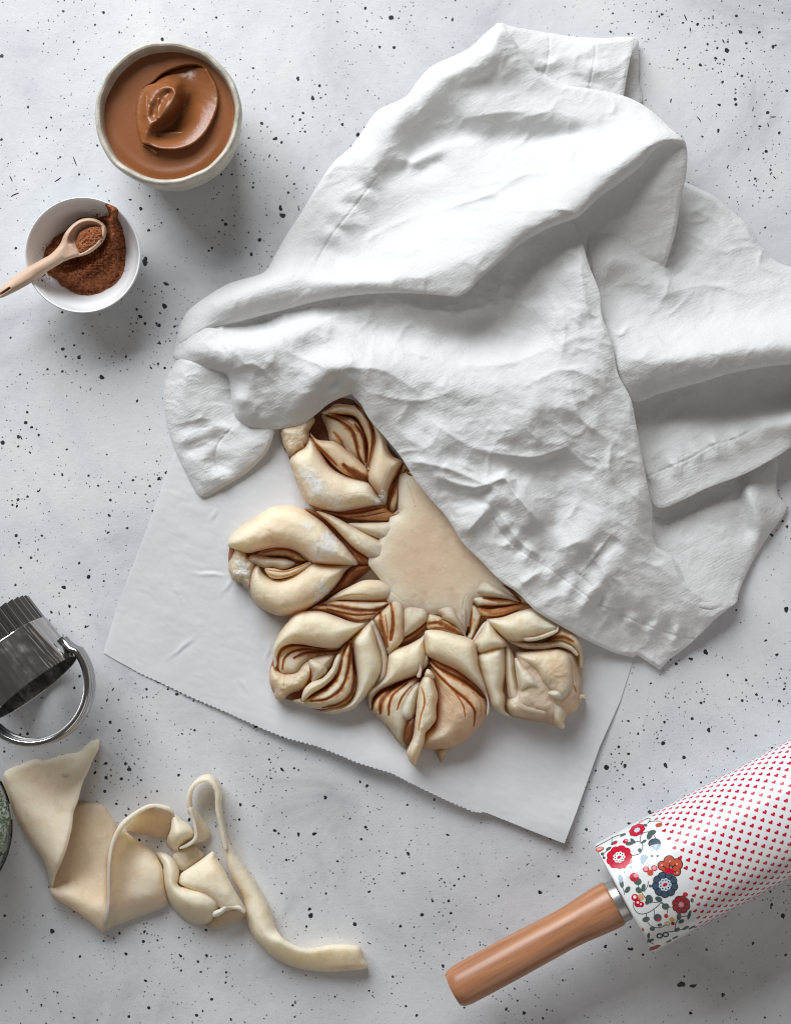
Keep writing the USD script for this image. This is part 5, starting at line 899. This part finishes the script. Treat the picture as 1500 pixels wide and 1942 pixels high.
dough('strand', ZD, [(703,340),(850,330),(1000,368),(1160,410),(1262,470),(1292,600),(1312,750),(1372,930),(1422,1130),(1425,1250),(1395,1310),(1400,1130),(1325,1010),(1200,895),(1050,785),(900,715),(800,665),(720,620),(698,560),(692,440)], 26, [([(740,400),(900,395),(1040,430)], 3, .5, 0), ([(760,450),(950,450),(1120,500)], 3, .5, 0), ([(1000,410),(1050,440),(1060,470)], 12, .2, .2)], R=19, T=10, tan=0.0)

# -------- fifth point (lower right)
dough('twisted_point', ZE, [(30,680),(160,900),(330,1500),(540,1610),(900,1690),(1200,1600),(1380,1300),(1400,900),(1300,640),(1000,400),(700,200),(300,80),(80,170),(40,450)], 7, first=True, R=10, T=4, cocoa=0.25, tan=0.7, halo=0, auto=0)
dough('strand_root', ZE, [(10,190),(-60,60),(-20,-60),(120,-90),(260,-20),(350,50),(490,140),(610,220),(655,262),(500,225),(330,205),(210,195),(110,195)], 18.5, R=10, T=4.5, tan=.25, auto=.5, ramp=[(20,0,12.5),(330,130,19)])
dough('strand_root', ZE, [(330,10),(450,0),(560,60),(700,160),(800,260),(820,320),(760,300),(650,262),(600,215),(480,130)], 18, [([(480,60),(580,150),(670,250)], 22, 1.0), ([(560,80),(680,180),(780,290)], 10, .8)], R=10, T=5, tan=.5)
dough('filling_layer', ZE, [(95,215),(200,190),(330,205),(560,225),(710,270),(640,300),(400,320),(260,320),(160,310)], 16, [([(240,215),(400,235),(560,245),(690,270)], 30, .8, .85), ([(180,310),(400,312),(620,290)], 12, 1.4, 1.0)], cocoa=.12, R=7, T=4, smooth_it=6)
dough('filling_layer', ZE, [(165,330),(300,345),(450,322),(620,290),(720,285),(815,325),(700,360),(600,385),(450,440),(280,458),(205,430)], 17.5, [([(200,350),(350,385),(520,350),(720,310)], 36, .3, .7), ([(220,430),(340,440),(480,420),(640,360)], 16, 1.0, .95)], cocoa=.42, R=9, T=5, smooth_it=6, noise=.6, nscale=7)
dough('filling_layer', ZE, [(50,640),(40,480),(90,290),(160,330),(205,400),(225,445),(165,600),(105,722),(30,690)], 14.5, [([(85,330),(70,480),(60,620)], 22, 1.0), ([(205,430),(170,560),(100,700)], 16, .9, .85)], R=7, T=4, tan=.2, cocoa=.1, smooth_it=6)
dough('strand', ZE, [(205,540),(262,488),(285,510),(220,620),(130,745),(98,722)], 18.5, R=6, T=4, tan=.05)
dough('strand', ZE, [(500,755),(545,805),(595,920),(610,1100),(650,1300),(720,1420),(620,1480),(540,1440),(505,1280),(488,1000)], 18.5, [([(560,900),(580,1100),(620,1290)], 7, 1.2, .3), ([(520,1250),(560,1400)], 10, 1.0, .3)], R=10, T=5, tan=.25)
dough('bulb', ZE, [(595,930),(610,840),(800,830),(1000,815),(1150,805),(1290,860),(1350,1000),(1385,1200),(1385,1400),(1335,1540),(1215,1605),(1195,1740),(1150,1762),(1050,1722),(980,1700),(900,1682),(700,1632),(540,1602),(495,1520),(520,1400),(600,1300),(600,1200)], 22, [([(1240,900),(1310,1050),(1330,1240)], 9, 1.0, .4), ([(520,1600),(660,1620)], 9, .4, .5), ([(1300,1250),(1330,1330)], 12, .8, .6)], R=26, T=14, tan=.55, noise=1.5, nscale=20, wob=1.0, tan_var=.5, auto=.5)
dough('bulb_fold', ZE, [(500,1500),(520,1400),(600,1340),(640,1230),(720,1390),(850,1440),(990,1470),(1050,1570),(1010,1680),(850,1660),(680,1625),(560,1600)], 22, [([(560,1420),(620,1500),(720,1560)], 5, .8, .15)], R=16, T=10, tan=.42, noise=1.2, nscale=16, tan_var=.5)
dough('bulb_fold', ZE, [(600,930),(650,945),(730,1030),(800,1075),(860,1150),(950,1270),(1010,1340),(900,1345),(790,1300),(720,1330),(690,1400),(650,1300),(615,1120)], 25, [([(610,960),(645,1160),(700,1330)], 6, 1.2, .15)], R=14, T=8, tan=.12, noise=.9, nscale=16)
dough('bulb_fold', ZE, [(640,880),(800,845),(1000,825),(1140,825),(1250,890),(1300,1040),(1320,1220),(1290,1340),(1200,1450),(1090,1420),(980,1330),(890,1220),(845,1120),(790,1055),(720,1010),(665,950)], 27, [([(850,920),(875,950)], 6, .3, .5), ([(770,1040),(820,1060),(860,1130)], 14, 2.5, .6), ([(1130,880),(1150,900)], 4, .2, 0)], R=20, T=11, tan=.38, noise=1.6, nscale=22, tan_var=.6)
dough('pinched_lip', ZE, [(740,1280),(900,1330),(1050,1400),(1170,1460),(1212,1560),(1180,1680),(1195,1745),(1140,1762),(1060,1690),(1030,1600),(1010,1500),(900,1420),(780,1360)], 23, [([(1030,1540),(1060,1640),(1100,1720)], 12, 1.4, .12)], R=11, T=6, tan=.32, noise=.6)
dough('knot', ZE, [(990,1340),(1060,1310),(1150,1320),(1170,1420),(1080,1410),(1040,1400)], 28, R=6, T=3.5, tan=0.0, noise=.6, nscale=6)
dough('sliver', ZE, [(1375,1360),(1430,1370),(1440,1410),(1400,1400),(1360,1420)], 16, R=4, T=3, tan=.1)
dough('strand', ZE, [(1115,545),(1300,640),(1372,720),(1405,830),(1415,960),(1402,1045),(1370,1010),(1350,880),(1260,790),(1100,735),(960,745),(1000,690),(1100,610)], 20, [([(960,735),(1050,690),(1180,680),(1290,730)], 22, 1.2, .85), ([(1100,730),(1260,780),(1350,880)], 8, 1.0, .7)], R=13, T=8, tan=.5)
dough('strand', ZE, [(510,715),(660,742),(850,752),(1050,735),(1150,728),(1285,790),(1355,880),(1330,900),(1250,835),(1120,795),(950,822),(800,822),(660,795)], 21.5, [([(560,720),(850,740),(1050,735)], 5, .6, .6)], R=8, T=5, tan=.12)
dough('strand', ZE, [(158,905),(205,855),(320,812),(475,780),(492,850),(495,1100),(465,1300),(495,1400),(482,1540),(545,1622),(420,1582),(330,1502),(288,1380),(220,1200),(168,1000)], 22.5, [([(470,900),(470,1100),(450,1290)], 4, .6, .12), ([(480,1330),(500,1440),(490,1540)], 9, .8, .5)], R=17, T=10, tan=.02)
dough('strand', ZE, [(118,742),(200,620),(268,488),(310,512),(400,640),(485,722),(498,785),(330,835),(180,862),(150,795)], 23, [([(410,665),(412,720),(360,780),(240,800),(170,790)], 4, .8, .14), ([(170,850),(330,815),(470,790)], 6, .3, .3)], R=13, T=7, tan=.03)
dough('sliver', ZE, [(700,690),(850,670),(1000,620),(1095,585),(1105,548),(1120,600),(1060,650),(900,710),(750,730)], 26.5, R=4, T=3, tan=.15)
dough('strand', ZE, [(268,470),(450,440),(650,370),(812,338),(950,430),(1125,545),(1112,605),(1000,662),(850,705),(640,735),(520,715),(420,635),(335,545)], 26, [([(660,695),(850,672),(960,640)], 4, .9, .2)], R=20, T=10, tan=0.0)

obj('flour_grain', join(grains), 'flour', bread, kind='stuff')
# ---------------- folded ribbon of dough offcut ----------------
scrap = thing('dough_scrap', 'pale folded and looped strip of dough offcut beside the parchment', 'dough', W(300, 1640, 0.0))
ZL = lambda p: Z(0, 1390, 4.854, p)
ZR = lambda p: Z(190, 1460, 5, p)
ZT = lambda p: Z(0, 1380, 2.027, p)
def ribbon(name, zf, out, h=10, **kw):
    st = [(zf(s[0]), s[1], s[2], s[3]) for s in kw.pop('stripes', ())]
    a = dict(R=8, T=3, sp=1.5, smooth_it=14, skirt=3.2, inset=1.5, noise=0.35, nscale=16, seed=len(out) + int(out[0][0]), tan_var=.3, edge_tan=.12); a.update(kw)
    if 'ctrl' in a: a['ctrl'] = [zf(l) for l in a['ctrl']]
    v, f, m = patch(zf(out), h=h, stripes=st, **a)
    return obj(name, (v, f), 'scrap_dough', scrap, masks=m)
# flat sheet in the middle
ribbon('sheet', ZL, [(600,660),(720,645),(930,660),(985,720),(1065,850),(1060,1000),(1000,1200),(990,1540),(1000,1700),(960,1825),(940,1835),(900,1810),(760,1690),(640,1610),(540,1545),(470,1480),(460,1380),(520,1200),(600,950)],
       ctrl=[[(720,645,4),(930,660,4),(1065,850,4)],[(660,900,5),(800,1000,5),(950,1000,5)],[(560,1300,5),(750,1320,5),(960,1330,7)],[(500,1440,8),(650,1410,9),(820,1440,9),(980,1530,10)],[(470,1480,10),(540,1545,11),(640,1610,11),(760,1690,11),(940,1835,10)],[(600,1480,14),(760,1560,14),(900,1650,14)]], tan=.5, lin=.4, R=6, T=2, floor=0.3)
ribbon('folded_flap', ZL, [(32,395),(45,360),(90,330),(200,290),(330,240),(400,258),(500,228),(600,200),(720,180),(770,140),(830,85),(895,58),(915,80),(905,160),(860,240),(820,340),(780,420),(745,520),(715,640),(680,730),(665,860),(640,980),(605,1100),(560,1210),(515,1310),(500,1370),(480,1480),(455,1440),(445,1330),(420,1230),(385,1150),(300,1030),(215,890),(140,770),(95,640),(55,520)],
       ctrl=[[(45,380,8),(200,290,6),(400,260,5),(600,205,5),(720,185,5),(895,65,7)],[(905,120,9),(820,340,13),(745,520,17),(690,730,20),(650,950,23),(560,1210,22),(500,1370,15)],[(480,1460,8),(420,1230,12),(300,1030,12),(140,770,10),(55,520,9)],[(250,420,5),(400,420,4.5),(600,390,5)],[(150,450,8),(200,620,11),(330,800,15),(430,1000,18),(480,1180,19)],[(400,640,11),(560,560,11),(690,480,12)],[(800,240,8),(850,180,8)]], tan=.12, lin=.25, R=7, T=2.6, skirt=3.5, wob=.3)
ribbon('crumb', ZL, [(565,380),(590,362),(620,370),(640,395),(620,410),(590,405)], 9, R=3, T=2.5, floor=4)
# second fold: standing wall and loop
ribbon('loop_inside', ZR, [(240,560),(300,480),(420,390),(520,355),(640,385),(690,440),(680,520),(650,600),(630,655),(520,640),(400,610),(290,590)], ctrl=[[(240,560,6),(400,610,2.5),(520,640,2),(630,655,2)],[(300,480,14),(420,400,18),(520,365,19),(640,395,18),(690,450,15)]], tan=.75, lin=.3, R=3, T=1, floor=.3)
ribbon('wall', ZR, [(10,1520),(60,1535),(105,1500),(260,1440),(450,1370),(560,1330),(640,1270),(620,1180),(600,1050),(590,940),(555,860),(500,780),(400,710),(320,650),(250,590),(230,560),(170,620),(110,720),(85,850),(75,1000),(75,1150),(70,1300),(40,1430),(5,1500)],
       ctrl=[[(20,1510,7),(105,1500,5),(260,1440,4),(450,1370,4),(640,1270,5)],[(620,1180,10),(600,1050,12),(590,940,11),(500,780,8),(400,710,8),(250,590,10)],[(170,620,24),(110,720,26),(85,850,26),(75,1000,24),(72,1150,22),(68,1300,18),(30,1430,12)],[(140,800,19),(130,950,18),(130,1150,16),(120,1300,14),(100,1420,10)],[(300,800,12),(300,1000,13),(300,1200,13),(250,1350,9)],[(450,900,14),(460,1050,15),(480,1200,14)]], tan=.2, lin=.3, R=7, T=3, floor=.3)
ribbon('fold_edge', ZR, [(2,1500),(30,1400),(65,1250),(66,1100),(68,900),(85,760),(120,640),(190,510),(280,430),(380,365),(460,330),(540,325),(640,345),(690,390),(700,445),(640,392),(520,362),(430,390),(330,460),(240,545),(180,620),(130,720),(105,850),(95,1000),(95,1150),(90,1300),(70,1440),(30,1530)],
       ctrl=[[(2,1500,9),(65,1250,21),(66,1100,24),(68,900,27),(85,760,28),(120,640,28),(190,510,27),(280,430,26),(380,365,24),(460,330,22),(540,325,20),(690,390,18)],[(30,1530,9),(90,1300,21),(95,1150,24),(105,850,28),(180,620,27),(330,460,25),(430,390,23),(520,362,21),(640,392,19),(700,445,17)]], tan=.0, lin=.3, R=8, T=2.5, skirt=8, inset=1)
ribbon('curl', ZR, [(680,440),(720,430),(780,480),(850,530),(890,600),(880,640),(800,690),(740,740),(750,780),(715,785),(680,755),(640,730),(625,700),(640,640),(670,560)], ctrl=[[(690,440,17),(780,480,14),(885,610,15)],[(720,560,19),(760,620,20),(720,690,17)],[(630,690,6),(680,755,6),(740,780,8)],[(800,690,12),(880,640,13)]], tan=.06, lin=.2, R=9, T=4, skirt=6)
ribbon('band', ZR, [(820,370),(865,350),(900,380),(960,450),(1010,520),(1045,590),(1045,640),(1000,670),(900,700),(820,745),(760,755),(750,740),(830,690),(885,650),(890,560),(870,470),(830,410)], ctrl=[[(840,370,16),(880,450,15),(905,560,14),(900,640,13),(830,700,12),(760,745,9)],[(900,390,14),(970,480,9),(1040,590,6),(1000,670,5),(900,705,7)],[(950,560,10),(950,640,9)]], tan=.3, lin=.25, R=5, T=2, skirt=4)
ribbon('band_edge', ZR, [(830,380),(865,360),(885,420),(910,520),(925,600),(915,660),(870,710),(800,745),(755,755),(755,738),(830,700),(885,650),(890,570),(870,480)], 17.5, tan=0, R=5, T=2.2, skirt=6, inset=.8)
loop = [(845,385,15),(835,330,15.5),(835,270,16),(855,200,16.5),(900,140,17),(960,105,17),(1020,105,17),(1070,145,17),(1105,210,16.5),(1112,280,16),(1108,340,15.5),(1118,420,15),(1140,520,14),(1165,640,13),(1190,760,12)]
L_ = spline(ZR(loop), False, 2.0)
wd = np.interp(np.linspace(0, 1, len(L_)), [0, .15, .3, .5, .62, .75, 1], [3.6, 3.8, 4.6, 5.2, 4.4, 4.6, 4.6]) * S * .97
c_ = W(L_[:, 0], L_[:, 1], L_[:, 2] * 1e-3)
tg = np.gradient(c_, axis=0); tg /= np.linalg.norm(tg, axis=1, keepdims=True); sd = np.cross(tg, [0, 0, 1.0]); sd /= np.linalg.norm(sd, axis=1, keepdims=True)
depth = np.interp(np.linspace(0, 1, len(L_)), [0, .2, .8, 1], [8, 13, 12, 8]) * 1e-3
prof = [(-1, -1), (-1, -.5), (-1, -.12), (-.8, -.03), (-.4, 0), (.4, 0), (.8, -.03), (1, -.12), (1, -.5), (1, -1)]
jit = 1 + .22 * nz(L_[:, 0], L_[:, 1], 8, 3, 3)
V_ = np.array([[c_[i] + sd[i] * wd[i] * u * jit[i] + np.array([0, 0, 1]) * depth[i] * v for u, v in prof] for i in range(len(L_))]).reshape(-1, 3)
ns = len(prof); i, j = np.meshgrid(np.arange(len(L_) - 1), np.arange(ns), indexing='ij'); j2 = (j + 1) % ns
F_ = np.vstack([np.stack([i*ns+j, i*ns+j2, (i+1)*ns+j2], -1).reshape(-1, 3), np.stack([i*ns+j, (i+1)*ns+j2, (i+1)*ns+j], -1).reshape(-1, 3)])[:, ::-1]
obj('standing_loop', (V_, F_), 'scrap_dough', scrap, masks=np.zeros((len(V_), 3)))
# the knot in the middle
ribbon('under_sheet', ZR, [(690,820),(760,770),(900,730),(950,770),(985,820),(900,900),(800,960),(740,940)], 6.5, tan=.15, R=4, T=2, floor=.3)
ribbon('roll', ZR, [(530,790),(600,790),(660,820),(710,870),(745,940),(748,1010),(735,1080),(760,1110),(840,1120),(1000,1150),(1110,1220),(1140,1280),(1075,1370),(1060,1430),(1000,1480),(880,1470),(780,1420),(700,1330),(640,1230),(600,1120),(592,1000),(600,920),(570,860)],
       ctrl=[[(560,830,11),(610,900,16),(640,1000,18),(660,1100,19),(740,1200,20),(850,1280,20),(960,1320,19),(1040,1350,17)],[(690,860,14),(735,950,14),(740,1060,14)],[(592,1000,11),(620,1180,10),(700,1330,9),(880,1465,7),(1000,1478,7)],[(800,1150,18),(950,1180,18),(1100,1230,17)]], tan=.02, lin=.2, R=14, T=6, skirt=6)
ribbon('wrap', ZR, [(750,1030),(770,985),(850,930),(950,860),(1050,785),(1075,780),(1100,830),(1170,940),(1230,1060),(1290,1170),(1350,1270),(1380,1340),(1370,1365),(1330,1330),(1250,1330),(1180,1340),(1100,1270),(1000,1180),(850,1130),(770,1095),(745,1070)],
       ctrl=[[(750,1040,13),(850,935,14),(1060,785,13)],[(1100,830,12),(1230,1060,14),(1370,1340,14)],[(900,1000,17),(1050,950,18),(1100,1080,19),(1200,1180,19)],[(800,1080,16),(1000,1150,19),(1200,1290,18),(1300,1320,17)]], tan=.0, lin=.2, R=8, T=3.2, skirt=5)
ribbon('tube_inside', ZR, [(1000,1480),(1050,1420),(1100,1380),(1180,1335),(1330,1320),(1375,1365),(1385,1395),(1250,1460),(1110,1510),(1040,1508)], ctrl=[[(1000,1485,5),(1110,1508,4),(1385,1395,5)],[(1080,1400,6),(1200,1370,7),(1340,1345,9)],[(1150,1450,4),(1270,1410,5)]], tan=.85, lin=.3, R=4, T=2, floor=.3)
ribbon('torn_lip', ZR, [(1065,1390),(1075,1350),(1140,1320),(1195,1290),(1260,1300),(1320,1290),(1375,1345),(1365,1368),(1290,1330),(1210,1325),(1170,1360),(1120,1390),(1080,1402)], 20, tan=0, R=5, T=2.5, skirt=3, wob=.5)
# the tail
ribbon('tail', ZT, [(838,330),(858,335),(864,400),(905,480),(960,560),(1010,640),(1040,700),(1065,780),(1100,820),(1180,850),(1280,835),(1380,842),(1395,885),(1413,925),(1330,937),(1240,940),(1140,925),(1060,890),(1000,840),(965,790),(945,720),(935,660),(905,600),(880,540),(862,450),(845,390)],
       ctrl=[[(848,335,15),(862,420,13),(885,500,11),(915,580,10),(950,650,10)],[(930,550,9),(990,650,10),(1010,740,14),(1020,800,16),(1060,840,16),(1140,885,14),(1250,888,13),(1350,888,13),(1400,900,11)],[(905,480,8),(1010,640,6),(1060,780,10)],[(935,660,8),(965,790,10),(1060,888,9),(1240,938,8)],[(1075,805,18),(1050,830,17)]], tan=.03, lin=.25, R=9, T=4, floor=.3, wob=.3)
